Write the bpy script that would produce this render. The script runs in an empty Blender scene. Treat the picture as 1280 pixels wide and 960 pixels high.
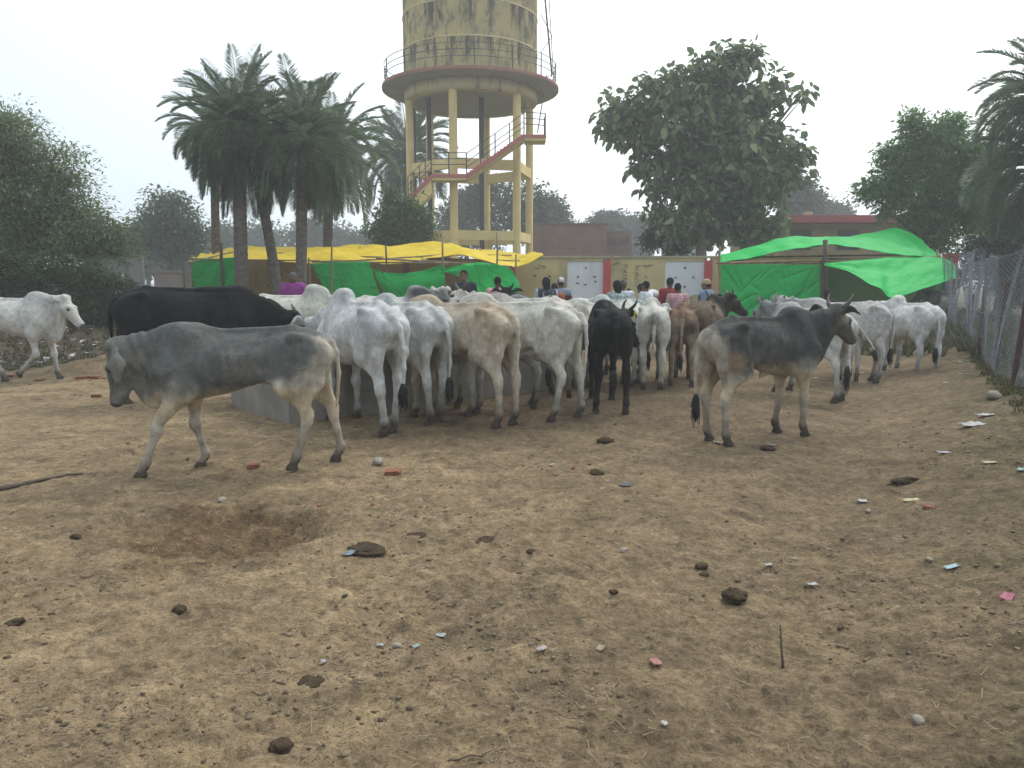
import bpy, bmesh, math, random
import numpy as np
from mathutils import Vector, Matrix, Euler
R = math.radians
random.seed(7); np.random.seed(7)
scene = bpy.context.scene
COL = scene.collection

# ------------------------------------------------------------------ camera, world, sun, exposure
PITCH = math.atan(130/950)
CAMH = 1.5
cam = bpy.data.cameras.new('camera'); cam_o = bpy.data.objects.new('camera', cam); COL.objects.link(cam_o)
cam.sensor_width = 36.0; cam.lens = 36.0*950/1280; cam.clip_start = 0.05; cam.clip_end = 3000
cam_o.location = (0, 0, CAMH); cam_o.rotation_euler = (math.pi/2-PITCH, 0, 0)
scene.camera = cam_o
scene.render.resolution_x = 1024; scene.render.resolution_y = 768

SUN_EL, SUN_AZ = 50.0, 38.0        # elevation, azimuth clockwise from +Y
world = bpy.data.worlds.new('World'); scene.world = world; world.use_nodes = True
wn = world.node_tree.nodes; wl = world.node_tree.links; wn.clear()
wout = wn.new('ShaderNodeOutputWorld'); bg = wn.new('ShaderNodeBackground')
sky = wn.new('ShaderNodeTexSky'); sky.sky_type = 'NISHITA'; sky.sun_disc = False
sky.sun_elevation = R(SUN_EL); sky.sun_rotation = R(SUN_AZ); sky.dust_density = 4.0; sky.air_density = 1.0
bg.inputs['Strength'].default_value = 0.12
tc = wn.new('ShaderNodeTexCoord')
sv = Vector((math.sin(R(SUN_AZ))*math.cos(R(SUN_EL)), math.cos(R(SUN_AZ))*math.cos(R(SUN_EL)), math.sin(R(SUN_EL))))
nrm = wn.new('ShaderNodeVectorMath'); nrm.operation = 'NORMALIZE'
wl.new(tc.outputs['Generated'], nrm.inputs[0])
dot = wn.new('ShaderNodeVectorMath'); dot.operation = 'DOT_PRODUCT'; dot.inputs[1].default_value = sv
wl.new(nrm.outputs[0], dot.inputs[0])
mr = wn.new('ShaderNodeMapRange'); mr.interpolation_type = 'SMOOTHSTEP'
mr.inputs['From Min'].default_value = 0.2; mr.inputs['From Max'].default_value = 1.0
mr.inputs['To Min'].default_value = 0.0; mr.inputs['To Max'].default_value = 0.85
wl.new(dot.outputs['Value'], mr.inputs['Value'])
cmix = wn.new('ShaderNodeMix'); cmix.data_type = 'RGBA'      # cloud layer brightness: grey-white, brighter round the veiled sun
cmix.inputs[6].default_value = (4.35, 5.05, 5.65, 1); cmix.inputs[7].default_value = (10.4, 10.7, 10.7, 1)
cn = wn.new('ShaderNodeTexNoise'); cn.inputs['Scale'].default_value = 1.6; cn.inputs['Detail'].default_value = 4; wl.new(nrm.outputs[0], cn.inputs['Vector'])
ca = wn.new('ShaderNodeMath'); ca.operation = 'MULTIPLY_ADD'; ca.inputs[1].default_value = 0.22; ca.inputs[2].default_value = -0.11; wl.new(cn.outputs['Fac'], ca.inputs[0])
cb_ = wn.new('ShaderNodeMath'); cb_.operation = 'ADD'; cb_.use_clamp = True; wl.new(mr.outputs['Result'], cb_.inputs[0]); wl.new(ca.outputs[0], cb_.inputs[1])
wl.new(cb_.outputs[0], cmix.inputs[0])
over = wn.new('ShaderNodeMix'); over.data_type = 'RGBA'; over.inputs[0].default_value = 0.92
wl.new(sky.outputs[0], over.inputs[6]); wl.new(cmix.outputs[2], over.inputs[7])
wl.new(over.outputs[2], bg.inputs['Color']); wl.new(bg.outputs[0], wout.inputs['Surface'])

sl = bpy.data.lights.new('sun', 'SUN'); so = bpy.data.objects.new('sun', sl); COL.objects.link(so)
sl.energy = 1.15; sl.angle = R(24); sl.color = (1.0, 0.97, 0.92)
so.rotation_euler = sv.to_track_quat('Z', 'Y').to_euler()

scene.view_settings.view_transform = 'Standard'; scene.view_settings.look = 'None'
scene.view_settings.exposure = 0.74; scene.view_settings.gamma = 1.0
scene.cycles.volume_bounces = 1
scene.cycles.max_bounces = 5
scene.cycles.diffuse_bounces = 3
scene.cycles.transparent_max_bounces = 8

# ------------------------------------------------------------------ picture geometry helpers
cp, sp = math.cos(PITCH), math.sin(PITCH)
def ray(px, py):
    u = (px-640)/950; v = (480-py)/950
    return Vector((u, cp+sp*v, -sp+cp*v))
def ground(px, py, z=0.0):
    r = ray(px, py); t = (z-CAMH)/r.z
    return Vector((r.x*t, r.y*t, z))
def at(px, py, Y):
    r = ray(px, py); t = Y/r.y
    return Vector((r.x*t, Y, CAMH+r.z*t))

# ------------------------------------------------------------------ generic helpers
def link(o, parent=None):
    COL.objects.link(o)
    if parent is not None: o.parent = parent
    return o
def tag(o, label=None, cat=None, group=None, kind=None):
    if label: o['label'] = label
    if cat: o['category'] = cat
    if group: o['group'] = group
    if kind: o['kind'] = kind
    return o
def empty(name, loc=(0, 0, 0), rz=0.0):
    o = bpy.data.objects.new(name, None); o.empty_display_size = 0.2
    o.location = loc; o.rotation_euler = (0, 0, rz); COL.objects.link(o); return o
def mesh_np(name, V, F, mat=None, smooth=True, cols=None):
    """V (n,3), F (m,3|4) -> mesh"""
    me = bpy.data.meshes.new(name)
    V = np.asarray(V, dtype=np.float32); F = np.asarray(F, dtype=np.int32)
    n, m, k = len(V), len(F), F.shape[1]
    me.vertices.add(n); me.vertices.foreach_set('co', V.ravel())
    me.loops.add(m*k); me.loops.foreach_set('vertex_index', F.ravel())
    me.polygons.add(m); me.polygons.foreach_set('loop_start', np.arange(0, m*k, k, dtype=np.int32))
    me.polygons.foreach_set('loop_total', np.full(m, k, dtype=np.int32))
    me.update(calc_edges=True)
    if smooth: me.polygons.foreach_set('use_smooth', np.ones(m, dtype=bool))
    if cols is not None:
        a = me.attributes.new('coat', 'FLOAT_COLOR', 'POINT')
        c4 = np.ones((n, 4), dtype=np.float32); c4[:, :3] = cols
        a.data.foreach_set('color', c4.ravel())
    if mat: me.materials.append(mat)
    me.validate()
    return me
class MB:
    """collects boxes, tubes and loose faces into one mesh"""
    def __init__(s): s.v = []; s.f = []
    def add(s, vs, fs):
        b = len(s.v); s.v += [tuple(v) for v in vs]; s.f += [tuple(b+i for i in f) for f in fs]
    def box(s, c, d, rz=0.0, M=None):
        x, y, z = d[0]/2, d[1]/2, d[2]/2
        vs = [Vector((a*x, b*y, e*z)) for e in (-1, 1) for b in (-1, 1) for a in (-1, 1)]
        rot = M if M is not None else Matrix.Rotation(rz, 3, 'Z')
        vs = [rot @ v + Vector(c) for v in vs]
        s.add(vs, [(0, 2, 3, 1), (4, 5, 7, 6), (0, 1, 5, 4), (2, 6, 7, 3), (0, 4, 6, 2), (1, 3, 7, 5)])
    def tube(s, pts, rad, n=8, cap=True):
        pts = [Vector(p) for p in pts]
        if not hasattr(rad, '__len__'): rad = [rad]*len(pts)
        b = len(s.v); N = len(pts); prev = None
        for i, p in enumerate(pts):
            t = (pts[min(i+1, N-1)]-pts[max(i-1, 0)])
            if t.length < 1e-9: t = Vector((0, 0, 1))
            t.normalize()
            if prev is None:
                a = Vector((0, 0, 1)) if abs(t.z) < 0.9 else Vector((1, 0, 0))
                u = t.cross(a).normalized()
            else:
                u = (prev - t*prev.dot(t))
                u = u.normalized() if u.length > 1e-6 else t.orthogonal().normalized()
            prev = u; w = t.cross(u)
            for j in range(n):
                a = 2*math.pi*j/n
                s.v.append(tuple(p+(u*math.cos(a)+w*math.sin(a))*rad[i]))
        for i in range(N-1):
            for j in range(n):
                j2 = (j+1) % n
                s.f.append((b+i*n+j, b+i*n+j2, b+(i+1)*n+j2, b+(i+1)*n+j))
        if cap:
            s.f.append(tuple(b+j for j in range(n))[::-1]); s.f.append(tuple(b+(N-1)*n+j for j in range(n)))
    def mesh(s, name, mat, smooth=False):
        me = bpy.data.meshes.new(name); me.from_pydata(s.v, [], s.f); me.update()
        if mat: me.materials.append(mat)
        if smooth: me.polygons.foreach_set('use_smooth', [True]*len(me.polygons))
        return me
    def build(s, name, mat, parent=None, smooth=False, loc=(0, 0, 0), rot=(0, 0, 0)):
        o = bpy.data.objects.new(name, s.mesh(name, mat, smooth)); o.location = loc; o.rotation_euler = rot
        return link(o, parent)
def copy_tree(o, parent=None):
    c = o.copy(); link(c)
    if parent is not None: c.parent = parent
    for ch in list(o.children): copy_tree(ch, c)
    return c

# value noise (numpy)
_rng = np.random.RandomState(3); _T = _rng.rand(256, 256).astype(np.float32)
def vnoise(x, y):
    xi = np.floor(x).astype(int); yi = np.floor(y).astype(int); fx = x-xi; fy = y-yi
    fx = fx*fx*(3-2*fx); fy = fy*fy*(3-2*fy)
    a = _T[xi & 255, yi & 255]; b = _T[(xi+1) & 255, yi & 255]; c = _T[xi & 255, (yi+1) & 255]; d = _T[(xi+1) & 255, (yi+1) & 255]
    return (a*(1-fx)+b*fx)*(1-fy)+(c*(1-fx)+d*fx)*fy
def fbm(x, y, o=4, g=0.5):
    s = 0; a = 1; t = 0
    for i in range(o):
        s = s+a*vnoise(x*2**i+13.7*i, y*2**i+7.1*i); t += a; a *= g
    return s/t
def n3(P, f, seed=0):
    """cheap smooth 3-D noise -1..1"""
    x, y, z = P[:, 0]*f+seed*3.1, P[:, 1]*f+seed*1.7, P[:, 2]*f+seed*2.3
    return (vnoise(x+z*0.7, y+11)+vnoise(y-z*0.6+40, x*0.5+z)+vnoise(z+90, x*0.8-y))/1.5-1.0

# ------------------------------------------------------------------ materials
MATS = {}
def nodes_mat(name):
    m = bpy.data.materials.new(name); m.use_nodes = True; nt = m.node_tree
    b = nt.nodes['Principled BSDF']; return m, nt, b
def mat(name, col, rough=0.8, col2=None, scale=6.0, detail=4.0, bump=0.0, bscale=40.0, metal=0.0, spec=0.3,
        stretch=None, streak=None, obj_var=0.0, lo=0.35, hi=0.65, trans=0.0):
    if name in MATS: return MATS[name]
    m, nt, b = nodes_mat(name); N, L = nt.nodes, nt.links
    b.inputs['Roughness'].default_value = rough; b.inputs['Metallic'].default_value = metal
    b.inputs['Specular IOR Level'].default_value = spec
    tc = N.new('ShaderNodeTexCoord'); src = tc.outputs['Object']
    if stretch:
        mp = N.new('ShaderNodeMapping'); mp.inputs['Scale'].default_value = stretch; L.new(src, mp.inputs[0]); src = mp.outputs[0]
    last = None
    rgb = N.new('ShaderNodeRGB'); rgb.outputs[0].default_value = (*col, 1); last = rgb.outputs[0]
    if col2 is None: col2 = tuple(c*0.78 for c in col)
    nz = N.new('ShaderNodeTexNoise'); nz.inputs['Scale'].default_value = scale; nz.inputs['Detail'].default_value = detail
    nz.inputs['Roughness'].default_value = 0.62
    L.new(src, nz.inputs['Vector'])
    r = N.new('ShaderNodeMapRange'); r.inputs['From Min'].default_value = lo; r.inputs['From Max'].default_value = hi
    L.new(nz.outputs['Fac'], r.inputs['Value'])
    mx = N.new('ShaderNodeMix'); mx.data_type = 'RGBA'; mx.inputs[7].default_value = (*col2, 1)
    L.new(last, mx.inputs[6]); L.new(r.outputs[0], mx.inputs[0]); last = mx.outputs[2]
    if streak:      # (colour, scale vector, lo, hi)
        mp = N.new('ShaderNodeMapping'); mp.inputs['Scale'].default_value = streak[1]; L.new(tc.outputs['Object'], mp.inputs[0])
        n2 = N.new('ShaderNodeTexNoise'); n2.inputs['Scale'].default_value = 1.0; n2.inputs['Detail'].default_value = 5
        n2.inputs['Roughness'].default_value = 0.65
        L.new(mp.outputs[0], n2.inputs['Vector'])
        r2 = N.new('ShaderNodeMapRange'); r2.inputs['From Min'].default_value = streak[2]; r2.inputs['From Max'].default_value = streak[3]
        L.new(n2.outputs['Fac'], r2.inputs['Value'])
        m2 = N.new('ShaderNodeMix'); m2.data_type = 'RGBA'; m2.inputs[7].default_value = (*streak[0], 1)
        L.new(last, m2.inputs[6]); L.new(r2.outputs[0], m2.inputs[0]); last = m2.outputs[2]
    if obj_var:
        oi = N.new('ShaderNodeObjectInfo'); r3 = N.new('ShaderNodeMapRange')
        r3.inputs['To Min'].default_value = 1-obj_var; r3.inputs['To Max'].default_value = 1+obj_var
        L.new(oi.outputs['Random'], r3.inputs['Value'])
        hs = N.new('ShaderNodeHueSaturation'); L.new(last, hs.inputs['Color']); L.new(r3.outputs[0], hs.inputs['Value']); last = hs.outputs[0]
    L.new(last, b.inputs['Base Color'])
    if bump:
        n4 = N.new('ShaderNodeTexNoise'); n4.inputs['Scale'].default_value = bscale; n4.inputs['Detail'].default_value = 5
        L.new(src, n4.inputs['Vector'])
        bp = N.new('ShaderNodeBump'); bp.inputs['Strength'].default_value = bump; bp.inputs['Distance'].default_value = 0.02
        L.new(n4.outputs['Fac'], bp.inputs['Height']); L.new(bp.outputs[0], b.inputs['Normal'])
    if trans:
        tr = N.new('ShaderNodeBsdfTranslucent'); L.new(last, tr.inputs['Color'])
        ms = N.new('ShaderNodeMixShader'); ms.inputs[0].default_value = trans
        L.new(b.outputs[0], ms.inputs[1]); L.new(tr.outputs[0], ms.inputs[2])
        L.new(ms.outputs[0], N['Material Output'].inputs['Surface'])
    MATS[name] = m
    return m
def coat_mat():
    m, nt, b = nodes_mat('coat'); N, L = nt.nodes, nt.links
    a = N.new('ShaderNodeAttribute'); a.attribute_name = 'coat'
    tc = N.new('ShaderNodeTexCoord')
    nz = N.new('ShaderNodeTexNoise'); nz.inputs['Scale'].default_value = 7; nz.inputs['Detail'].default_value = 6; nz.inputs['Roughness'].default_value = 0.7
    L.new(tc.outputs['Object'], nz.inputs['Vector'])
    r = N.new('ShaderNodeMapRange'); r.inputs['From Min'].default_value = 0.3; r.inputs['From Max'].default_value = 0.7
    r.inputs['To Min'].default_value = 0.62; r.inputs['To Max'].default_value = 1.14
    L.new(nz.outputs['Fac'], r.inputs['Value'])
    hs = N.new('ShaderNodeHueSaturation'); L.new(a.outputs['Color'], hs.inputs['Color']); L.new(r.outputs[0], hs.inputs['Value'])
    mq = N.new('ShaderNodeMapping'); mq.inputs['Scale'].default_value = (22, 30, 11); L.new(tc.outputs['Object'], mq.inputs[0])
    nq = N.new('ShaderNodeTexNoise'); nq.inputs['Scale'].default_value = 1.0; nq.inputs['Detail'].default_value = 7; nq.inputs['Roughness'].default_value = 0.75; L.new(mq.outputs[0], nq.inputs['Vector'])
    rq = N.new('ShaderNodeMapRange'); rq.inputs['From Min'].default_value = 0.35; rq.inputs['From Max'].default_value = 0.65; rq.inputs['To Min'].default_value = 0.78; rq.inputs['To Max'].default_value = 1.12; L.new(nq.outputs['Fac'], rq.inputs['Value'])
    hq = N.new('ShaderNodeHueSaturation'); L.new(hs.outputs[0], hq.inputs['Color']); L.new(rq.outputs[0], hq.inputs['Value'])
    L.new(hq.outputs[0], b.inputs['Base Color'])
    b.inputs['Roughness'].default_value = 0.78; b.inputs['Specular IOR Level'].default_value = 0.10
    mp = N.new('ShaderNodeMapping'); mp.inputs['Scale'].default_value = (40, 90, 120); L.new(tc.outputs['Object'], mp.inputs[0])
    n2 = N.new('ShaderNodeTexNoise'); n2.inputs['Scale'].default_value = 1.0; n2.inputs['Detail'].default_value = 3
    L.new(mp.outputs[0], n2.inputs['Vector'])
    n3_ = N.new('ShaderNodeTexNoise'); n3_.inputs['Scale'].default_value = 9; n3_.inputs['Detail'].default_value = 3
    L.new(tc.outputs['Object'], n3_.inputs['Vector'])
    bp = N.new('ShaderNodeBump'); bp.inputs['Strength'].default_value = 0.5; bp.inputs['Distance'].default_value = 0.008
    L.new(n2.outputs['Fac'], bp.inputs['Height'])
    b2 = N.new('ShaderNodeBump'); b2.inputs['Strength'].default_value = 0.5; b2.inputs['Distance'].default_value = 0.04
    L.new(n3_.outputs['Fac'], b2.inputs['Height']); L.new(bp.outputs[0], b2.inputs['Normal'])
    L.new(b2.outputs[0], b.inputs['Normal'])
    return m
M_COAT = coat_mat()
M_HOOF = mat('hoof_horn', (0.035, 0.028, 0.022), 0.7, (0.07, 0.055, 0.04), 30, bump=0.3)
M_HORN = mat('cattle_horn', (0.16, 0.14, 0.115), 0.55, (0.05, 0.045, 0.04), 9, bump=0.2)
M_HAIR = mat('black_hair', (0.012, 0.012, 0.013), 0.8, (0.02, 0.018, 0.016), 30, bump=0.5)
M_EYE = mat('eye_dark', (0.01, 0.008, 0.006), 0.15, spec=0.6)

# ------------------------------------------------------------------ smooth solid modelling (distance field + surface nets)
class Field:
    def __init__(s, lo, hi, res):
        s.lo = np.array(lo, dtype=np.float32); s.res = res
        s.n = np.maximum(((np.array(hi)-s.lo)/res).astype(int)+1, 2)
        s.ax = [s.lo[i]+res*np.arange(s.n[i], dtype=np.float32) for i in range(3)]
        s.D = np.full(s.n, 0.5, dtype=np.float32)
    def sub(s, lo, hi):
        i0 = np.clip(((np.array(lo)-s.lo)/s.res).astype(int), 0, s.n-1); i1 = np.clip(((np.array(hi)-s.lo)/s.res).astype(int)+2, 1, s.n)
        sl = tuple(slice(a, max(a+1, b)) for a, b in zip(i0, i1))
        X = s.ax[0][sl[0]][:, None, None]; Y = s.ax[1][sl[1]][None, :, None]; Z = s.ax[2][sl[2]][None, None, :]
        return sl, X, Y, Z
    def union(s, sl, d, k):
        a = s.D[sl]
        if k > 0:
            h = np.maximum(k-np.abs(a-d), 0)/k
            s.D[sl] = np.minimum(a, d)-h*h*k*0.25
        else: s.D[sl] = np.minimum(a, d)
    def cut(s, sl, d, k):
        a = s.D[sl]; d = -d
        h = np.maximum(k-np.abs(a-d), 0)/k
        s.D[sl] = np.maximum(a, d)+h*h*k*0.25
    def cap(s, a, b, ra, rb=None, k=0.04, side=None, sq=1.0, sub=False):
        """tapered capsule; squashed by sq along side"""
        rb = ra if rb is None else rb
        a = np.array(a, dtype=np.float32); b = np.array(b, dtype=np.float32)
        m = max(ra, rb)+k+2*s.res
        sl, X, Y, Z = s.sub(np.minimum(a, b)-m, np.maximum(a, b)+m)
        px, py, pz = X-a[0], Y-a[1], Z-a[2]; d = b-a
        if side is not None:
            sd = np.array(side, dtype=np.float32); sd /= np.linalg.norm(sd)
            t = (px*sd[0]+py*sd[1]+pz*sd[2])*(1/sq-1)
            px = px+sd[0]*t; py = py+sd[1]*t; pz = pz+sd[2]*t
            d = d+sd*float(np.dot(d, sd))*(1/sq-1)
        L2 = float(np.dot(d, d))+1e-9
        h = np.clip((px*d[0]+py*d[1]+pz*d[2])/L2, 0, 1)
        q = np.sqrt((px-d[0]*h)**2+(py-d[1]*h)**2+(pz-d[2]*h)**2)-(ra+(rb-ra)*h)
        if side is not None: q = q*(0.5+0.5*sq)
        if sub: s.cut(sl, q, k)
        else: s.union(sl, q, k)
    def ell(s, c, r, k=0.04, M=None, sub=False):
        c = np.array(c, dtype=np.float32); m = max(r)+k+2*s.res
        sl, X, Y, Z = s.sub(c-m, c+m)
        x, y, z = X-c[0], Y-c[1], Z-c[2]
        if M is not None:      # rows of M = local axes
            x, y, z = (M[0][0]*x+M[0][1]*y+M[0][2]*z, M[1][0]*x+M[1][1]*y+M[1][2]*z, M[2][0]*x+M[2][1]*y+M[2][2]*z)
        q = np.sqrt((x/r[0])**2+(y/r[1])**2+(z/r[2])**2)+1e-6
        g = np.sqrt((x/r[0]**2)**2+(y/r[1]**2)**2+(z/r[2]**2)**2)/q
        d = (q-1)/np.maximum(g, 1/max(r))
        if sub: s.cut(sl, d, k)
        else: s.union(sl, d, k)
    def mesh(s):
        D = s.D; I = D < 0
        nx, ny, nz = D.shape
        c = np.zeros((nx-1, ny-1, nz-1), dtype=np.int8)
        for dx in (0, 1):
            for dy in (0, 1):
                for dz in (0, 1):
                    c += I[dx:nx-1+dx, dy:ny-1+dy, dz:nz-1+dz]
        act = (c > 0) & (c < 8)
        ii, jj, kk = np.nonzero(act)
        idx = np.full(act.shape, -1, dtype=np.int32); idx[ii, jj, kk] = np.arange(len(ii))
        corner = {}
        for dx in (0, 1):
            for dy in (0, 1):
                for dz in (0, 1): corner[(dx, dy, dz)] = D[ii+dx, jj+dy, kk+dz]
        acc = np.zeros((len(ii), 3), dtype=np.float32); cnt = np.zeros(len(ii), dtype=np.float32)
        for p in corner:
            for ax in range(3):
                if p[ax] == 0:
                    q = list(p); q[ax] = 1; q = tuple(q)
                    va, vb = corner[p], corner[q]; cr = (va < 0) != (vb < 0)
                    t = np.where(cr, va/(va-vb+1e-12*(va == vb)), 0)
                    pt = np.tile(np.array(p, dtype=np.float32), (len(ii), 1)); pt[:, ax] = t
                    acc += pt*cr[:, None]; cnt += cr
        V = np.stack([ii, jj, kk], 1)+acc/np.maximum(cnt, 1)[:, None]
        V = s.lo+V*s.res
        F = []
        for ax in range(3):
            o1, o2 = (ax+1) % 3, (ax+2) % 3
            sa = [slice(None)]*3; sb = [slice(None)]*3
            sa[ax] = slice(0, D.shape[ax]-1); sb[ax] = slice(1, D.shape[ax])
            for o in (o1, o2): sa[o] = slice(1, D.shape[o]-1); sb[o] = slice(1, D.shape[o]-1)
            A, B = I[tuple(sa)], I[tuple(sb)]
            for flip, msk in ((False, A & ~B), (True, B & ~A)):
                g = list(np.nonzero(msk))
                g[o1] = g[o1]+1; g[o2] = g[o2]+1
                def cell(d1, d2):
                    h = [x.copy() for x in g]; h[o1] += d1; h[o2] += d2
                    return idx[h[0], h[1], h[2]]
                q = [cell(-1, -1), cell(0, -1), cell(0, 0), cell(-1, 0)]
                if flip: q = q[::-1]
                F.append(np.stack(q, 1))
        F = np.concatenate(F); F = F[(F >= 0).all(1)]
        return V, F
def relax(V, F, it=1, w=0.5):
    for _ in range(it):
        S = np.zeros_like(V); C = np.zeros(len(V), dtype=np.float32)
        for i in range(4):
            a, b = F[:, i], F[:, (i+1) % 4]
            for c in range(3):
                S[:, c] += np.bincount(a, V[b, c], len(V)).astype(np.float32)
                S[:, c] += np.bincount(b, V[a, c], len(V)).astype(np.float32)
            C += np.bincount(a, minlength=len(V)); C += np.bincount(b, minlength=len(V))
        V = V*(1-w)+w*S/np.maximum(C, 1)[:, None]
    return V.astype(np.float32)
def vnormals(V, F):
    n = np.cross(V[F[:, 2]]-V[F[:, 0]], V[F[:, 3]]-V[F[:, 1]]); N = np.zeros_like(V)
    for i in range(4):
        for c in range(3): N[:, c] += np.bincount(F[:, i], n[:, c], len(V)).astype(np.float32)
    return N/(np.linalg.norm(N, axis=1, keepdims=True)+1e-9)
def sstep(x, a, b):
    t = np.clip((x-a)/(b-a), 0, 1); return t*t*(3-2*t)
# ------------------------------------------------------------------ zebu cattle
def _spl(xs, ys, dense):
    v = np.interp(dense, xs, ys); k = np.ones(9)/9
    p = np.pad(v, 4, mode='edge'); return np.convolve(p, k, 'valid')
TX = [-.80, -.765, -.70, -.60, -.46, -.30, -.10, .10, .30, .46, .58, .68, .76]
TT = [.99, 1.07, 1.14, 1.175, 1.205, 1.185, 1.165, 1.16, 1.18, 1.20, 1.16, 1.07, .94]
TB = [.93, .83, .78, .76, .75, .725, .665, .625, .60, .60, .635, .71, .82]
TW = [.03, .095, .155, .19, .205, .18, .225, .25, .23, .19, .165, .12, .05]
def hoof_mesh(dark):
    mb = MB()
    for s in (-1, 1):
        base = [(-.045, s*.006), (-.045, s*.036), (.01, s*.046), (.055, s*.034), (.068, s*.014), (.05, s*.005)]
        top = [(-.035, s*.006), (-.035, s*.030), (.0, s*.036), (.026, s*.026), (.033, s*.014), (.022, s*.005)]
        n = len(base); b = [(x, y, 0) for x, y in base]+[(x*1.0, y, .028) for x, y in base]+[(x, y, .062) for x, y in top]
        b = [(x*(1 if i < n or i >= 2*n else .93), y, z) for i, (x, y, z) in enumerate(b)]
        f = [tuple(range(n))]
        for L in (0, 1):
            for i in range(n): f.append((L*n+i, L*n+(i+1) % n, (L+1)*n+(i+1) % n, (L+1)*n+i))
        f.append(tuple(2*n+i for i in range(n)))
        mb.add(b, f)
    for s in (-1, 1): mb.box((-.052, s*.018, .085), (.02, .018, .03))     # dew claws
    me = mb.mesh('hoof', M_HOOF); bm = bmesh.new(); bm.from_mesh(me); bmesh.ops.recalc_face_normals(bm, faces=bm.faces); bm.to_mesh(me); bm.free()
    return me
HOOF = hoof_mesh(1)
_em = bmesh.new(); bmesh.ops.create_uvsphere(_em, u_segments=12, v_segments=8, radius=0.018)
EYE = bpy.data.meshes.new('eye'); _em.to_mesh(EYE); _em.free(); EYE.materials.append(M_EYE)
for _p in EYE.polygons: _p.use_smooth = True

def tuft_mesh(pts, L, r0, seed=0):
    """tail switch: a bundle of hair strands round a tapering core"""
    rnd = random.Random(seed); mb = MB()
    p = Vector(pts[-1]); d = (Vector(pts[-1])-Vector(pts[-2])).normalized()
    d = (d*.35+Vector((0, 0, -1))*.8).normalized()
    core = [p+d*L*t-d*.03 for t in (0, .18, .4, .65, .85, 1)]
    mb.tube(core, [r0*.5, r0*.95, r0*1.1, r0*.85, r0*.5, r0*.12], 8)
    for i in range(26):
        a = rnd.random()*6.28; u = d.orthogonal().normalized(); w = d.cross(u)
        o = (u*math.cos(a)+w*math.sin(a))
        s0 = rnd.random()*.5; l = (.35+rnd.random()*.5)
        q = [p+d*L*s0+o*r0*.8, p+d*L*(s0+l*.5)+o*r0*(1.0+rnd.random()*.3), p+d*L*min(1.08, s0+l)+o*r0*(.4+rnd.random()*.4)]
        mb.tube(q, [r0*.16, r0*.14, r0*.03], 4, cap=False)
    return mb.mesh('tail_tuft', M_HAIR, True)
def rot_vec(v, yaw, pitch): return v

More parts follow.
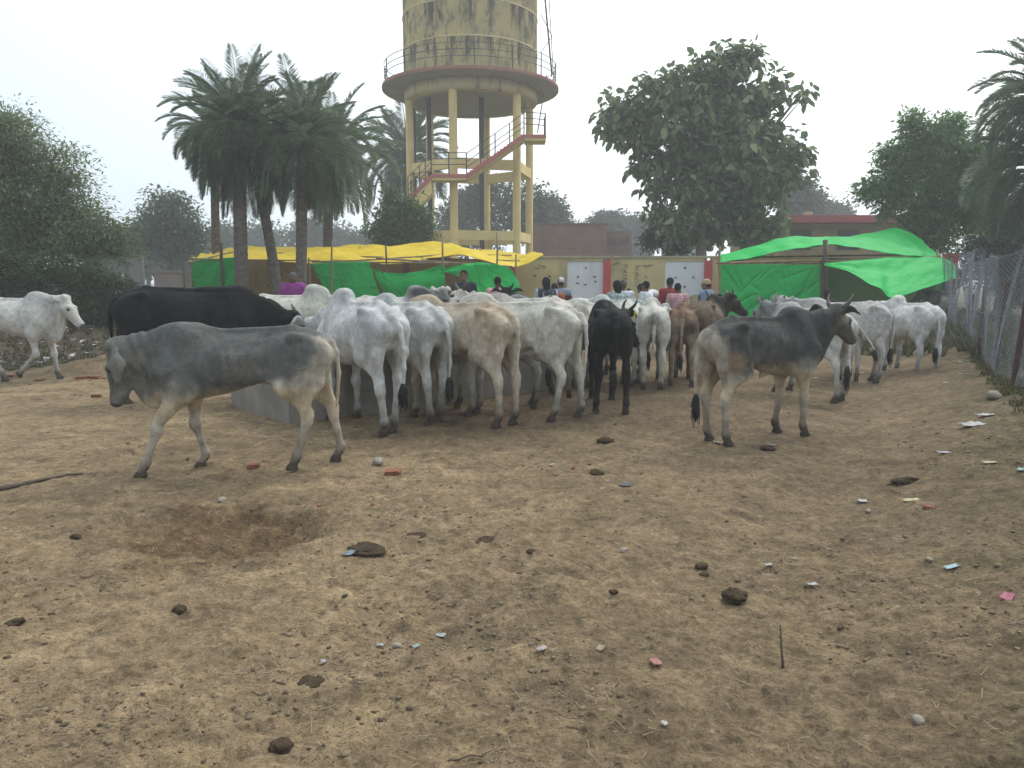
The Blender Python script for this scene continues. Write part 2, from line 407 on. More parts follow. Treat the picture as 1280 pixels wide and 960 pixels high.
WHITE = dict(base=(.54, .535, .50), grey=(.30, .31, .32), neck=.35, hump=.5, rump=.22, back=.0, belly=.0, face=.15, leg=.08, dirt=.55, blotch=.3)
def make_cow(name, label, hind_px=None, loc=None, phi=0, s=1.0, res=.018, hump=.6, lx=.92, poll=(1.02, 0, 1.22), hyaw=0, hpitch=-40,
             legs=None, coat=None, horns=None, ear='side', tail='hang', tuft=True, thin=.5, dewlap=1.0, seed=0, group='cattle standing in the yard',
             udder=0, belly=0, lshift=None, sheath=0, tag_ear=False, horn_mat=None, cat='cow', waist=1.0, croup=0.0):
    c = dict(WHITE); c.update(coat or {})
    legs = legs or {}
    P = Vector(poll); yaw, pit = R(hyaw), R(hpitch)
    f = Vector((math.cos(pit)*math.cos(yaw), math.cos(pit)*math.sin(yaw), math.sin(pit)))
    sd = Vector((-math.sin(yaw), math.cos(yaw), 0)); up = f.cross(sd)
    if up.z < 0 and abs(hpitch) < 90: up = -up
    def hd(a, b, c_): return P+f*a+up*b+sd*c_
    lo = [-1.0, -.42, -.02]; hi = [1.0, .42, 1.42+.22*hump]
    ends = [P+Vector((.25, .28, .25)), P-Vector((.25, .28, .25)), hd(.5, 0, 0)+Vector((.12, .12, .12)), hd(.5, 0, 0)-Vector((.12, .12, .12))]
    for e in ends:
        for i in range(3): lo[i] = min(lo[i], e[i]); hi[i] = max(hi[i], e[i])
    tails = {'hang': [(-.775, 0, 1.07), (-.83, .0, .98), (-.85, 0, .80), (-.83, .01, .62), (-.82, .015, .48)],
             'side': [(-.775, 0, 1.07), (-.84, .03, .98), (-.86, .05, .80), (-.85, .06, .62), (-.84, .06, .46)],
             'far': [(-.775, 0, 1.07), (-.84, -.03, .98), (-.86, -.05, .80), (-.85, -.06, .62), (-.84, -.05, .46)],
             'swing': [(-.775, 0, 1.08), (-.87, -.06, 1.05), (-.96, -.18, .90), (-1.03, -.30, .72), (-1.06, -.36, .58)],
             'lift': [(-.775, 0, 1.07), (-.86, .02, 1.0), (-.93, .03, .86), (-.90, .02, .66), (-.87, .01, .50)]}
    tp = tails[tail] if isinstance(tail, str) else tail
    for p in tp:
        for i in range(3): lo[i] = min(lo[i], p[i]-.08); hi[i] = max(hi[i], p[i]+.08)
    F = Field(lo, hi, res)
    # trunk: one lofted volume
    sl, X, Y, Z = F.sub((-.95, -.42, .40), (.90, .42, 1.34))
    dx = np.linspace(-.80, .76, 200)
    top = np.array(TT)-thin*.0+croup*np.array([.0, .0, .0, .01, .02, .01, 0, 0, 0, 0, 0, 0, 0])
    bot = np.array(TB)+thin*np.array([0, 0, 0, 0, .01, .035, .025, .005, 0, 0, 0, 0, 0])-belly*np.array([0, 0, 0, 0, .02, .05, .07, .07, .05, .02, 0, 0, 0])
    wid = np.array(TW)*waist*(1-.10*thin*np.array([0, .2, .5, .6, .3, 1.5, 1, .7, .7, .8, .6, .3, 0]))
    T_, B_, W_ = _spl(TX, top, dx), _spl(TX, bot, dx), _spl(TX, wid, dx)
    xx = X[:, 0, 0]; ti = np.interp(xx, dx, T_)[:, None, None]; bi = np.interp(xx, dx, B_)[:, None, None]; wi = np.interp(xx, dx, W_)[:, None, None]
    zc = (ti*.5+bi*.5); h = (ti-bi)*.5
    zn = (Z-zc)/h
    we = wi*(1-(.26+.14*thin)*np.clip(zn, 0, 1.1)**2)
    q = np.sqrt((Y/we)**2+(np.abs(zn))**2.0)+1e-6
    g = np.sqrt((Y/we**2)**2+((Z-zc)/h**2)**2)/q
    d = (q-1)/np.maximum(g, 2.0)
    out = np.maximum(np.abs(X+.02)-.78, 0); d = d+out
    ribs = .0034*thin*np.sin((X-.30*(Z-.9))*84+.5*np.sin(X*23))*sstep(X, -.22, -.05)*(1-sstep(X, .28, .36))*sstep(Z, .62, .72)*(1-sstep(Z, 1.02, 1.1))
    F.union(sl, (d-ribs).astype(np.float32), 0)
    # pelvis: hooks, pins, loin hollow
    for y in (-1, 1):
        F.ell((-.47, y*.178, 1.125), (.05, .035, .04), .055)
        F.ell((-.735, y*.085, .985), (.055, .045, .06), .05)
        F.cap((-.46, y*.15, 1.12), (-.73, y*.085, 1.0), .042, .042, .045)
        F.ell((-.58, y*.155, .93), (.12, .05, .13), .12)
        F.ell((-.30, y*.26, 1.05), (.11, .09, .12), .06, sub=True)
        F.cap((-.42, y*.15, .84), (-.26, y*.11, .775), .06, .035, .12)
        F.ell((.20, y*.305, .98), (.045, .10, .22), .06, sub=True)
        F.ell((-.60, y*.225, 1.085), (.10, .07, .055), .05, sub=True)
        F.ell((-.30, y*.235, 1.02), (.07, .05, .12), .06, sub=True)
        F.ell((-.62, y*.255, .99), (.08, .07, .05), .06, sub=True)
    F.cap((-.46, 0, 1.195), (.30, 0, 1.172), .022, .022, .04)
    F.cap((-.70, 0, 1.10), (-.46, 0, 1.185), .035, .03, .06)
    # hump
    hh = hump
    F.ell((.43, 0, 1.17+.05*hh), (.18+.02*hh, .06+.035*hh, .04+.11*hh), .13)
    F.ell((.38-.05*hh, 0, 1.19+.12*hh), (.07+.03*hh, .05+.035*hh, .02+.045*hh), .08)
    # shoulder blades and brisket
    for y in (-1, 1):
        F.cap((.38, y*.095, 1.10), (.53, y*.14, .84), .075, .10, .10, side=(0, 1, 0), sq=.62)
        F.cap((.53, y*.135, .84), (.43, y*.145, .68), .10, .09, .08)
    F.ell((.60, 0, .70), (.11, .09, .12), .09)
    # neck and dewlap
    th = hd(.04, -.12, 0)
    nb = Vector((.54, 0, 1.02)); mid = nb.lerp(P, .5)+Vector((0, 0, .0)); lowm = Vector((.62, 0, .86)).lerp(th, .5)
    side = Vector((0, 1, 0)).lerp(sd, .5).normalized()
    F.cap(nb, mid, .175, .125, .09, side=tuple(side), sq=.62)
    F.cap(mid, P+f*.0-up*.04, .125, .10, .08, side=tuple(side), sq=.66)
    F.cap((.60, 0, .88), lowm, .13, .09, .08, side=tuple(side), sq=.55)
    F.cap(lowm, th, .09, .07, .07, side=tuple(side), sq=.65)
    if dewlap:
        dl = [Vector((.58, 0, .62)), Vector((.68, 0, .66)), Vector((.68, 0, .74)).lerp(th, .45)-Vector((0, 0, .02+.05*dewlap)), th-Vector((0, 0, .02))]
        for a_, b_ in zip(dl, dl[1:]): F.cap(a_, b_, .075*dewlap, .07*dewlap, .05, side=tuple(side), sq=.30)
    # head
    F.cap(hd(.0, -.01, 0), hd(.19, -.02, 0), .092, .072, .05)
    F.cap(hd(.17, -.015, 0), hd(.37, -.035, 0), .066, .05, .05)
    F.ell(hd(.415, -.045, 0), (.052, .052, .052), .04)
    F.ell(hd(.44, -.03, 0), (.035, .035, .035), .03)
    F.cap(hd(.09, -.10, 0), hd(.36, -.085, 0), .055, .033, .05)
    for y in (-1, 1):
        F.ell(hd(.09, -.055, y*.045), (.06, .06, .06), .04)
        F.ell(hd(.155, .035, y*.062), (.032, .032, .032), .03)
        F.ell(hd(.17, .005, y*.095), (.018, .018, .018), .02, sub=True)
        F.ell(hd(.462, -.022, y*.028), (.013, .013, .013), .01, sub=True)
    F.cap(hd(-.02, .055, -.05), hd(-.02, .055, .05), .042, .042, .04)
    F.cap(hd(.38, -.072, 0), hd(.47, -.066, 0), .004, .004, .012, side=tuple(up), sq=.4, sub=True) if res < .017 else None
    # ears
    rt = max(.012, res*.72)
    ears = {'side': ((-.02, .0, .10), (-.06, .03, .20), (-.03, -.02, .31), up),
            'back': ((-.02, .0, .09), (-.10, -.06, .15), (-.17, -.15, .19), sd),
            'droop': ((.0, .0, .10), (.11, -.05, .165), (.27, -.07, .17), sd),
            'up': ((-.02, .02, .09), (-.08, .09, .17), (-.12, .16, .24), f)}
    e0, e1, e2, en = ears[ear]
    ear_c = []
    for y in (-1, 1):
        a_, b_, c_ = hd(e0[0], e0[1], y*e0[2]), hd(e1[0], e1[1], y*e1[2]), hd(e2[0], e2[1], y*e2[2])
        ax = (c_-a_).normalized(); nn = Vector(en)-ax*Vector(en).dot(ax); nn.normalize()
        er_ = .066 if ear == 'droop' else .052
        F.cap(a_, b_, .028, er_, .02, side=tuple(nn), sq=rt/.045)
        F.cap(b_, c_, er_, .014, .015, side=tuple(nn), sq=rt/.045)
        ear_c.append((a_, b_, c_))
    # legs
    feet = []
    for key, y in (('hl', 1), ('hr', -1)):
        dx_, dy_, lift, bend = (list(legs.get(key, (0, 0, 0, 0)))+[0]*4)[:4]
        ho = Vector((-.665+.55*dx_-bend*.5, y*.135+dy_*.5, .455)); fe = Vector((-.635+dx_+lift*.0, y*.13+dy_, .125+lift))
        st = Vector((-.41+.2*dx_, y*.165, .70)); hf = Vector((fe.x+.035, fe.y, .05+lift))
        if lift > .03: hf = Vector((fe.x-.02, fe.y, fe.z-.075))
        F.cap((-.58, y*.115, .96), (-.50, y*.150, .78), .13, .105, .10, side=(0, 1, 0), sq=.62)
        F.cap((-.50, y*.150, .78), st, .105, .072, .07, side=(0, 1, 0), sq=.66)
        F.cap((-.70, y*.10, .95), (-.665+.15*dx_, y*.13, .74), .065, .06, .06)
        F.cap((-.665+.15*dx_, y*.13, .74), ho+Vector((.02, 0, .10)), .06, .03, .06)
        F.cap(st+Vector((-.03, 0, .02)), ho+Vector((.045, 0, .07)), .080, .042, .07, side=(0, 1, 0), sq=.8)
        F.cap(st+Vector((-.04, y*.01, .06)), ho+Vector((.05, y*.008, .16)), .035, .022, .03)
        F.cap(ho+Vector((.03, 0, .05)), ho+Vector((.012, 0, -.05)), .050, .044, .03)
        F.ell(ho+Vector((-.025, 0, .02)), (.026, .022, .04), .03)
        F.cap(ho+Vector((.01, 0, -.02)), fe, .040, .032, .035)
        F.ell(fe, (.043, .040, .046), .03)
        F.cap(fe, hf, .032, .038, .02)
        F.cap((-.385, y*.245, 1.0), (-.33, y*.225, .80), .035, .045, .06, sub=True)
        F.cap((-.70, y*.215, .97), (-.64, y*.205, .70), .022, .03, .045, sub=True)
        feet.append((hf, lift))
    for key, y in (('fl', 1), ('fr', -1)):
        dx_, dy_, lift, bend = (list(legs.get(key, (0, 0, 0, 0)))+[0]*4)[:4]
        kn = Vector((.455+.5*dx_+bend, y*.13+dy_*.5, .385+.25*lift)); fe = Vector((.45+dx_, y*.13+dy_, .12+lift))
        el = Vector((.40+.1*dx_, y*.145, .66)); hf = Vector((fe.x+.035, fe.y, .05+lift))
        if lift > .03: hf = Vector((fe.x-.05, fe.y, fe.z-.055))
        F.cap(el+Vector((0, 0, .06)), kn+Vector((0, 0, .05)), .095, .044, .06, side=(0, 1, 0), sq=.80)
        F.ell(kn+Vector((.006, 0, 0)), (.052, .049, .062), .035)
        F.cap(kn, fe, .037, .029, .035)
        F.ell(fe, (.042, .040, .044), .03)
        F.cap(fe, hf, .031, .037, .02)
        feet.append((hf, lift))
    # tail
    rr = [.038, .026, .022, .019, .016]
    if res > .018: rr = [max(r_, res*.95) for r_ in rr]
    for i in range(len(tp)-1): F.cap(tp[i], tp[i+1], rr[min(i, 4)], rr[min(i+1, 4)], .02)
    if udder: F.ell((-.36, 0, .64), (.13, .09, .09*udder), .06)
    if sheath:
        F.cap((.0, 0, .645), (-.05, 0, .61), .04, .015, .05, side=(0, 1, 0), sq=.5); F.ell((-.45, 0, .62), (.05, .05, .07), .05)
    V, Fc = F.mesh(); V = relax(V, Fc, 1, .5)
    body_ = sstep(V[:, 2], .15, .5)
    ds = .0055*n3(V*np.array([1, 1, .6]), 7.0, seed+2)+.003*n3(V*np.array([1.3, 1.3, .5]), 17.0, seed+4)
    ds += .0045*np.sin(V[:, 0]*75-V[:, 2]*30)*sstep(V[:, 0], .56, .70)*(1-sstep(V[:, 0], .82, .92))*sstep(V[:, 2], .6, .7)
    V = (V+vnormals(V, Fc)*(ds*body_)[:, None]).astype(np.float32)
    # coat colours (pigment, belongs to the animal)
    X, Y, Z = V[:, 0], V[:, 1], V[:, 2]
    fv = np.array(f); Pv = np.array(P)
    ah = (V-Pv) @ fv; upv = np.array(up); bh = (V-Pv) @ upv; sh = (V-Pv) @ np.array(sd)
    headd = np.sqrt(np.maximum(0, bh**2+sh**2)); inhead = (1-sstep(headd, .2, .34))*sstep(ah, -.10, .05)*(1-sstep(ah, .55, .7))*sstep(X, .6, .75)
    nz = n3(V, 4.0, seed)+.5*n3(V, 11.0, seed+5)
    nf = n3(V*np.array([1, 1, .5]), 26.0, seed+8)
    def soft(v, a, b): return sstep(v+.11*nz+.03*nf, a, b)
    neck = soft(X, .50, .72)*soft(Z, .55, .75)
    hum = np.clip(1-np.sqrt(((X-.42)/.30)**2+((Z-1.26)/.20)**2+(Y/.3)**2)+.25*nz, 0, 1)
    should = np.clip(1-np.sqrt(((X-.42)/.32)**2+((Z-.92)/.34)**2)+.2*nz, 0, 1)
    rump = np.clip(1-np.sqrt(((X+.55)/.34)**2+((Z-1.02)/.30)**2)+.2*nz, 0, 1)
    side_ = soft(Z, .60, .76)*soft(X, -.75, -.45)
    back = soft(Z, 1.02, 1.16)
    flank = 1-soft(Z, .62, .80)
    trunk = (1-sstep(np.abs(X), .82, .95))
    w = np.clip(c['neck']*neck+c['hump']*hum*1.6+c.get('shoulder', 0)*should*1.5+c['rump']*rump*1.5+c['back']*back+c.get('side', 0)*side_, 0, 1)
    w = w*(1-c['belly']*flank*(1-neck*.5))
    w = w*(1-inhead)+c['face']*inhead*(.85+.25*nz)
    legm = 1-soft(Z, .50, .62)
    w = np.maximum(w*(1-.9*legm*(c.get('paleleg', 1))), c['leg']*legm)
    w = np.clip(w+c['blotch']*.25*np.maximum(nz, 0)*(w > .02), 0, 1)[:, None]
    w = np.clip(w+(.12*nz+.10*nf)[:, None]*w*(1.4-w), 0, 1)
    col = np.array(c['base'])*(1-w)+np.array(c['grey'])*w
    if 'under' in c:
        u = ((1-soft(Z, .60, .70))*(np.abs(X) < .9)*.8*soft(Z, .38, .5)*(1-inhead))[:, None]
        col = col*(1-u)+np.array(c['under'])*u
    if 'patch' in c:
        for (px_, py_, pz_, rx_, rz_, pc) in c['patch']:
            a_ = np.clip(1.15-np.sqrt(((X-px_)/rx_)**2+((Z-pz_)/rz_)**2+((Y-py_)/max(.10, rx_))**2)+.3*nz, 0, 1); a_ = .8*sstep(a_, 0.0, .9)[:, None]
            col = col*(1-a_)+np.array(pc)*a_
    # eye rings, muzzle
    mz = sstep(ah, .425, .455)*inhead; mzc = np.array(c.get('muzzle', (.06, .05, .05)))
    col = col*(1-mz[:, None]*.9)+mzc*mz[:, None]*.9
    er = np.zeros(len(V))
    for y in (-1, 1):
        e = np.array(hd(.17, .008, y*.085)); er = np.maximum(er, 1-sstep(np.linalg.norm(V-e, axis=1), .020, .034))
        a_ = np.array(ear_c[0 if y < 0 else 1][2]); er = np.maximum(er, .6*(1-sstep(np.linalg.norm(V-a_, axis=1), .02, .05)))
    col = col*(1-er[:, None]*.8)+np.array((.04, .035, .03))*er[:, None]*.8
    # dark veiny streaks and scuffs
    sk = np.clip(n3(V*np.array([1.6, 1.6, .5]), 9.0, seed+9)-.28, 0, 1)*c.get('streak', .5)
    col = col*(1-sk[:, None]*.5)
    # warm soft skin on the inside of thighs and behind the elbows; caked mud on the lower legs and flanks
    dm = (1-soft(Z, .10, .42))*c['dirt']+np.clip(nz*.8+nf*.5-.15, 0, 1)*.45*c['dirt']*sstep(-X, .1, .6)*(1-sstep(Z, .8, 1.15))
    dm = np.clip(dm, 0, .92)[:, None]
    col = col*(1-dm)+np.array((.135, .105, .075))*dm
    bot = (1-soft(Z, .05, .16))[:, None]*.8*min(1, c['dirt']*1.6)
    col = col*(1-bot)+np.array((.06, .048, .036))*bot
    V = V*s
    me = mesh_np('body', V, Fc, M_COAT, True, np.clip(col, .004, .9))
    root = empty(name)
    ph = R(phi)
    if loc is None:
        hp = ground(*hind_px); loc = hp+Vector((math.cos(ph), math.sin(ph), 0))*.62*s*lx
    root.location = (loc[0], loc[1], loc[2] if len(loc) > 2 else 0); root.rotation_euler = (0, 0, ph); root.scale = (lx, 1, 1)
    tag(root, label, cat, group)
    link(bpy.data.objects.new('body', me), root)
    for hf, lift in feet:
        o = bpy.data.objects.new('hoof', HOOF); link(o, root); o.scale = (s*.92,)*3
        o.location = Vector((hf.x+.005, hf.y, max(.0, hf.z-.05)))*s
        if lift > .03: o.rotation_euler = (0, R(55), 0); o.location = Vector((hf.x-.03, hf.y, hf.z-.02))*s
    for y in (-1, 1):
        o = bpy.data.objects.new('eye', EYE); link(o, root); o.location = hd(.17, .008, y*.073)*s; o.scale = (s,)*3
    if horns:
        L, curve, r0 = horns
        for y in (-1, 1):
            mb = MB(); pts = []; rd = []
            for t in np.linspace(0, 1, 9):
                if curve == 'lyre':    q = hd(-.02-.03*t, .06+L*(.15*t+.85*t*t), y*(.045+L*.62*math.sin(min(1, t*1.15)*1.45)))
                elif curve == 'up':    q = hd(-.03-.06*t, .07+L*t*.9, y*(.045+L*.35*math.sin(t*2.2)))
                elif curve == 'short': q = hd(-.03, .065+L*t*.5, y*(.05+L*.8*t))
                elif curve == 'back':  q = hd(-.03-L*.8*t*t, .07+L*(.5*t), y*(.05+L*.55*math.sin(t*1.6)))
                pts.append(q*s); rd.append(r0*s*(1-t)**.75+.004*s)
            mb.tube(pts, rd, 9); mb.build('horn', horn_mat or M_HORN, root, True)
    if tag_ear:
        mb = MB(); cc = (ear_c[0][1]+ear_c[0][2])*.5*s if tag_ear < 0 else (ear_c[1][1]+ear_c[1][2])*.5*s
        mb.box(cc, (.055, .03, .07)); mb.build('ear_tag', mat('yellow_plastic', (.65, .6, .04), .4), root)
    if tuft:
        me = tuft_mesh([Vector(p)*s for p in tp], (.24 if tuft is True else tuft)*s, .036*s, seed); link(bpy.data.objects.new('tail_tuft', me), root)
    return root
# ------------------------------------------------------------------ ground: one polar sheet reaching the horizon
def gheight(x, y):
    r = np.sqrt(x*x+y*y)
    near = 1/(1+(r/14)**2)
    h = .10*(fbm(x*.30+5, y*.30+3, 3)-.5)*near
    h += .065*(fbm(x*1.9+3, y*1.9, 4, .6)-.5)*near
    hoof = vnoise(x*6.5+50, y*6.5+20); h -= .030*np.clip(hoof-.60, 0, .2)*2.2*near
    h += .034*(fbm(x*7+60, y*7, 5, .68)-.5)*near*(.4+1.2*fbm(x*.8, y*.8+20, 2)); h += .020*(fbm(x*13, y*13, 3, .65)-.5)*near*(.6+2.2*fbm(x*1.1+7, y*1.1, 2)); h += .010*(np.abs(fbm(x*7+30, y*7+9, 3, .6)-.5)*-4+.6)*near
    cl = fbm(x*22+9, y*22+4, 2); h += .018*np.clip(cl-.66, 0, 1)*3*near
    # scraped pit
    P = PIT; dx, dy = (x-P[0]), (y-P[1])
    q = (dx/.62)**2+(dy/.40)**2; n = fbm(x*5, y*5, 3)-.5
    h -= .10*np.exp(-np.maximum(q+n*1.2, 0)**1.6)
    q2 = ((dx-.42)/.22)**2+((dy+.02)/.18)**2; h -= .05*np.exp(-q2)
    h += .05*(fbm(x*8+1, y*8, 4, .65)-.5)*np.exp(-(q*.8)**2)
    rim = np.exp(-((np.sqrt(q)-1.25)/.28)**2); h += .035*rim*(.4+fbm(x*8+3, y*8, 3))
    # earth bank under the wire fence
    t = x-(6.15+.50*(y-10.0)); b = sstep(t, -1.6, .5); h += b*(.26+.10*fbm(x*2, y*2, 3)+.05*fbm(x*9, y*9, 2))*np.exp(-((t-.6)/2.0)**2*(t > .6))*(y > 2)
    # low heap of soil at the foot of the wall and by the left trees
    q = ((x-5.7)/2.2)**2+((y-24.3)/1.3)**2; h += .95*np.exp(-q**1.5)*(.8+.4*fbm(x*2, y*2, 3))
    q = ((x+8.3)/3.2)**2+((y-15.5)/1.2)**2; h += .45*np.exp(-q)*(.6+.8*fbm(x*1.5, y*1.5, 3))
    q = ((x+6.6)/.9)**2+((y-12.8)/.7)**2; h += .30*np.exp(-q)*(.6+.8*fbm(x*3, y*3, 3))
    return h
PIT = ground(275, 662)
def gz(x, y): return float(gheight(np.array([float(x)]), np.array([float(y)]))[0])
ang = np.concatenate([np.linspace(-40, 40, 470), np.linspace(40, 320, 76)[1:-1]])
inv = 1/np.linspace(1/2.15, 1/34, 470)
rad = np.concatenate([np.linspace(.4, 2.1, 16), inv, np.geomspace(36, 350, 26)])
A_, R_ = np.meshgrid(np.radians(ang), rad)
GX = R_*np.sin(A_); GY = R_*np.cos(A_); GZ = gheight(GX, GY)
GV = np.stack([GX, GY, GZ], 2).reshape(-1, 3); na, nr = len(ang), len(rad)
i_, j_ = np.meshgrid(np.arange(nr-1), np.arange(na), indexing='ij'); j2 = (j_+1) % na
GF = np.stack([i_*na+j_, (i_+1)*na+j_, (i_+1)*na+j2, i_*na+j2], -1).reshape(-1, 4)[:, ::-1]
GV = np.concatenate([GV, [[0, 0, gheight(np.array([0.]), np.array([0.]))[0]]]])
def dirt_mat():
    m, nt, b = nodes_mat('trampled_dirt'); N, L = nt.nodes, nt.links
    geo = N.new('ShaderNodeNewGeometry'); pos = geo.outputs['Position']
    def noise(sc, det=5, rough=.6, dist=0.0):
        n = N.new('ShaderNodeTexNoise'); n.inputs['Scale'].default_value = sc; n.inputs['Detail'].default_value = det
        n.inputs['Roughness'].default_value = rough; n.inputs['Distortion'].default_value = dist
        L.new(pos, n.inputs['Vector']); return n.outputs['Fac']
    def rng(src, a, b_, c=0.0, d=1.0):
        r = N.new('ShaderNodeMapRange'); r.inputs['From Min'].default_value = a; r.inputs['From Max'].default_value = b_
        r.inputs['To Min'].default_value = c; r.inputs['To Max'].default_value = d; L.new(src, r.inputs['Value']); return r.outputs[0]
    def mix(a, col, fac):
        x = N.new('ShaderNodeMix'); x.data_type = 'RGBA'
        if isinstance(a, tuple): x.inputs[6].default_value = (*a, 1)
        else: L.new(a, x.inputs[6])
        x.inputs[7].default_value = (*col, 1); L.new(fac, x.inputs[0]); return x.outputs[2]
    c = mix((.315, .232, .138), (.222, .163, .098), rng(noise(.55, 4), .38, .62))
    c = mix(c, (.37, .275, .155), rng(noise(1.6, 6, .65, .6), .50, .70, 0, .85))
    c = mix(c, (.115, .085, .056), rng(noise(3.1, 6, .7, .8), .53, .70, 0, .85))
    # ground mixed darker towards the right foreground and round the trough
    sx = N.new('ShaderNodeSeparateXYZ'); L.new(pos, sx.inputs[0])
    mm = N.new('ShaderNodeMath'); mm.operation = 'MULTIPLY_ADD'; L.new(noise(.45, 3), mm.inputs[0]); mm.inputs[1].default_value = 4.5; L.new(sx.outputs['X'], mm.inputs[2])
    c = mix(c, (.150, .110, .070), rng(mm.outputs[0], 1.2, 4.4, 0, .50))
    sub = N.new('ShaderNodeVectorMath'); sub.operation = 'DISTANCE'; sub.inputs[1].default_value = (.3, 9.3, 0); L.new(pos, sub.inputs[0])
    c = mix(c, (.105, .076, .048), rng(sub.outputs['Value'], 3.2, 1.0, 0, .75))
    d2 = N.new('ShaderNodeVectorMath'); d2.operation = 'DISTANCE'; d2.inputs[1].default_value = (PIT.x, PIT.y, 0); L.new(pos, d2.inputs[0])
    md = N.new('ShaderNodeMath'); md.operation = 'MULTIPLY_ADD'; L.new(noise(3.5, 4), md.inputs[0]); md.inputs[1].default_value = .9; L.new(d2.outputs['Value'], md.inputs[2])
    c = mix(c, (.150, .098, .052), rng(md.outputs[0], 1.15, .85, 0, .85))
    c = mix(c, (.055, .042, .032), rng(noise(11, 4, .7, 1.0), .62, .70, 0, .8))
    c = mix(c, (.43, .345, .225), rng(noise(15, 6, .75), .56, .70, 0, .6))
    c = mix(c, (.09, .068, .045), rng(noise(19, 6, .75, .5), .56, .68, 0, .6))
    c = mix(c, (.06, .048, .036), rng(noise(48, 3, .7), .60, .70, 0, .7))
    # thin grass tint along the fence
    gx = N.new('ShaderNodeMath'); gx.operation = 'MULTIPLY_ADD'; L.new(sx.outputs['Y'], gx.inputs[0]); gx.inputs[1].default_value = -.5; L.new(sx.outputs['X'], gx.inputs[2])
    g2 = N.new('ShaderNodeMath'); g2.operation = 'MULTIPLY'; L.new(rng(gx.outputs[0], .1, 1.4, 0, 1), g2.inputs[0]); L.new(rng(noise(2.2, 5, .7), .45, .62), g2.inputs[1])
    c = mix(c, (.085, .070, .045), rng(gx.outputs[0], .3, 1.4, 0, .5)); c = mix(c, (.065, .075, .03), rng(g2.outputs[0], 0, 1, 0, .75))
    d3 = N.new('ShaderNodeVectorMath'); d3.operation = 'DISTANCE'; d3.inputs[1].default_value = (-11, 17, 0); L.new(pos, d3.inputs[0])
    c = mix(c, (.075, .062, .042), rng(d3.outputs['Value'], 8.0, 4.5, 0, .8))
    d4 = rng(sx.outputs['Y'], 24.0, 34.0, 0, .8); c = mix(c, (.085, .095, .05), d4)
    for sc_, rg_, lo_v, hi_v in ((3.2, .78, .72, 1.22), (13.0, .8, .66, 1.30), (55.0, .8, .74, 1.24)):      # clumpy mottling of dry and damp soil
        hs = N.new('ShaderNodeHueSaturation'); L.new(c, hs.inputs['Color']); L.new(rng(noise(sc_, 8, rg_, .4), .36, .64, lo_v, hi_v), hs.inputs['Value']); c = hs.outputs[0]
    L.new(c, b.inputs['Base Color']); b.inputs['Roughness'].default_value = .95; b.inputs['Specular IOR Level'].default_value = .12
    prev = None
    for sc, st, ds in ((9, .7, .06), (30, .9, .03), (90, .8, .010)):
        bp = N.new('ShaderNodeBump'); bp.inputs['Strength'].default_value = st; bp.inputs['Distance'].default_value = ds
        L.new(noise(sc, 5, .7), bp.inputs['Height'])
        if prev: L.new(prev, bp.inputs['Normal'])
        prev = bp.outputs[0]
    L.new(prev, b.inputs['Normal'])
    return m
M_DIRT = dirt_mat()
gm = mesh_np('ground', GV, GF, M_DIRT, True)
gbm = bmesh.new(); gbm.from_mesh(gm); gbm.verts.ensure_lookup_table()
cidx = len(GV)-1
for j in range(na): gbm.faces.new((gbm.verts[cidx], gbm.verts[(j+1) % na], gbm.verts[j]))
gbm.to_mesh(gm); gbm.free()
tag(link(bpy.data.objects.new('ground', gm)), kind='structure')

# loose clods, crumbs and straw on the dirt
def scatter_clods():
    rnd = np.random.RandomState(5); V = []; F = []
    ico = bmesh.new(); bmesh.ops.create_icosphere(ico, subdivisions=1, radius=1); iv = np.array([v.co[:] for v in ico.verts]); ifc = np.array([[v.index for v in f.verts] for f in ico.faces]); ico.free()
    n = 9000; u = rnd.rand(n); d = 1/(1/2.2+(1/16-1/2.2)*u); x = (rnd.rand(n)*2-1)*d*.78
    den = fbm(x*1.3+4, d*1.3, 3); keep = (den > .44+.14*rnd.rand(n)) | ((x-PIT.x)**2/.8+(d-PIT.y)**2/.4 < 1)
    x, d = x[keep], d[keep]; z = gheight(x, d)
    for k in range(len(x)):
        r = (.002+.0055*rnd.rand()**4)*(1+.10*d[k]); sc = np.array([1+rnd.rand()*1.2, 1+rnd.rand()*.8, .45+.35*rnd.rand()])*r
        a = rnd.rand()*6.28; v = iv*(1+.8*(rnd.rand(len(iv), 1)-.5))*sc
        v = np.stack([v[:, 0]*math.cos(a)-v[:, 1]*math.sin(a)+x[k], v[:, 0]*math.sin(a)+v[:, 1]*math.cos(a)+d[k], v[:, 2]+z[k]+r*.25], 1)
        F.append(ifc+len(V)*12); V.append(v)
    return np.concatenate(V), np.concatenate(F)
cv, cf = scatter_clods()
half = int((len(cf)//20)*.8)*20
tag(link(bpy.data.objects.new('clods', mesh_np('clods', cv, cf[:half], mat('dry_clod', (.22, .17, .11), .95, (.13, .10, .066), 1.5), False))), 'small dry clods of earth scattered over the trampled yard', 'clods', kind='stuff')
tag(link(bpy.data.objects.new('dung_crumbs', mesh_np('dung_crumbs', cv, cf[half:], mat('dung', (.095, .070, .046), .95, (.055, .041, .028), 3), False))), 'dark crumbs of trodden cattle dung scattered over the yard', 'dung crumbs', kind='stuff')
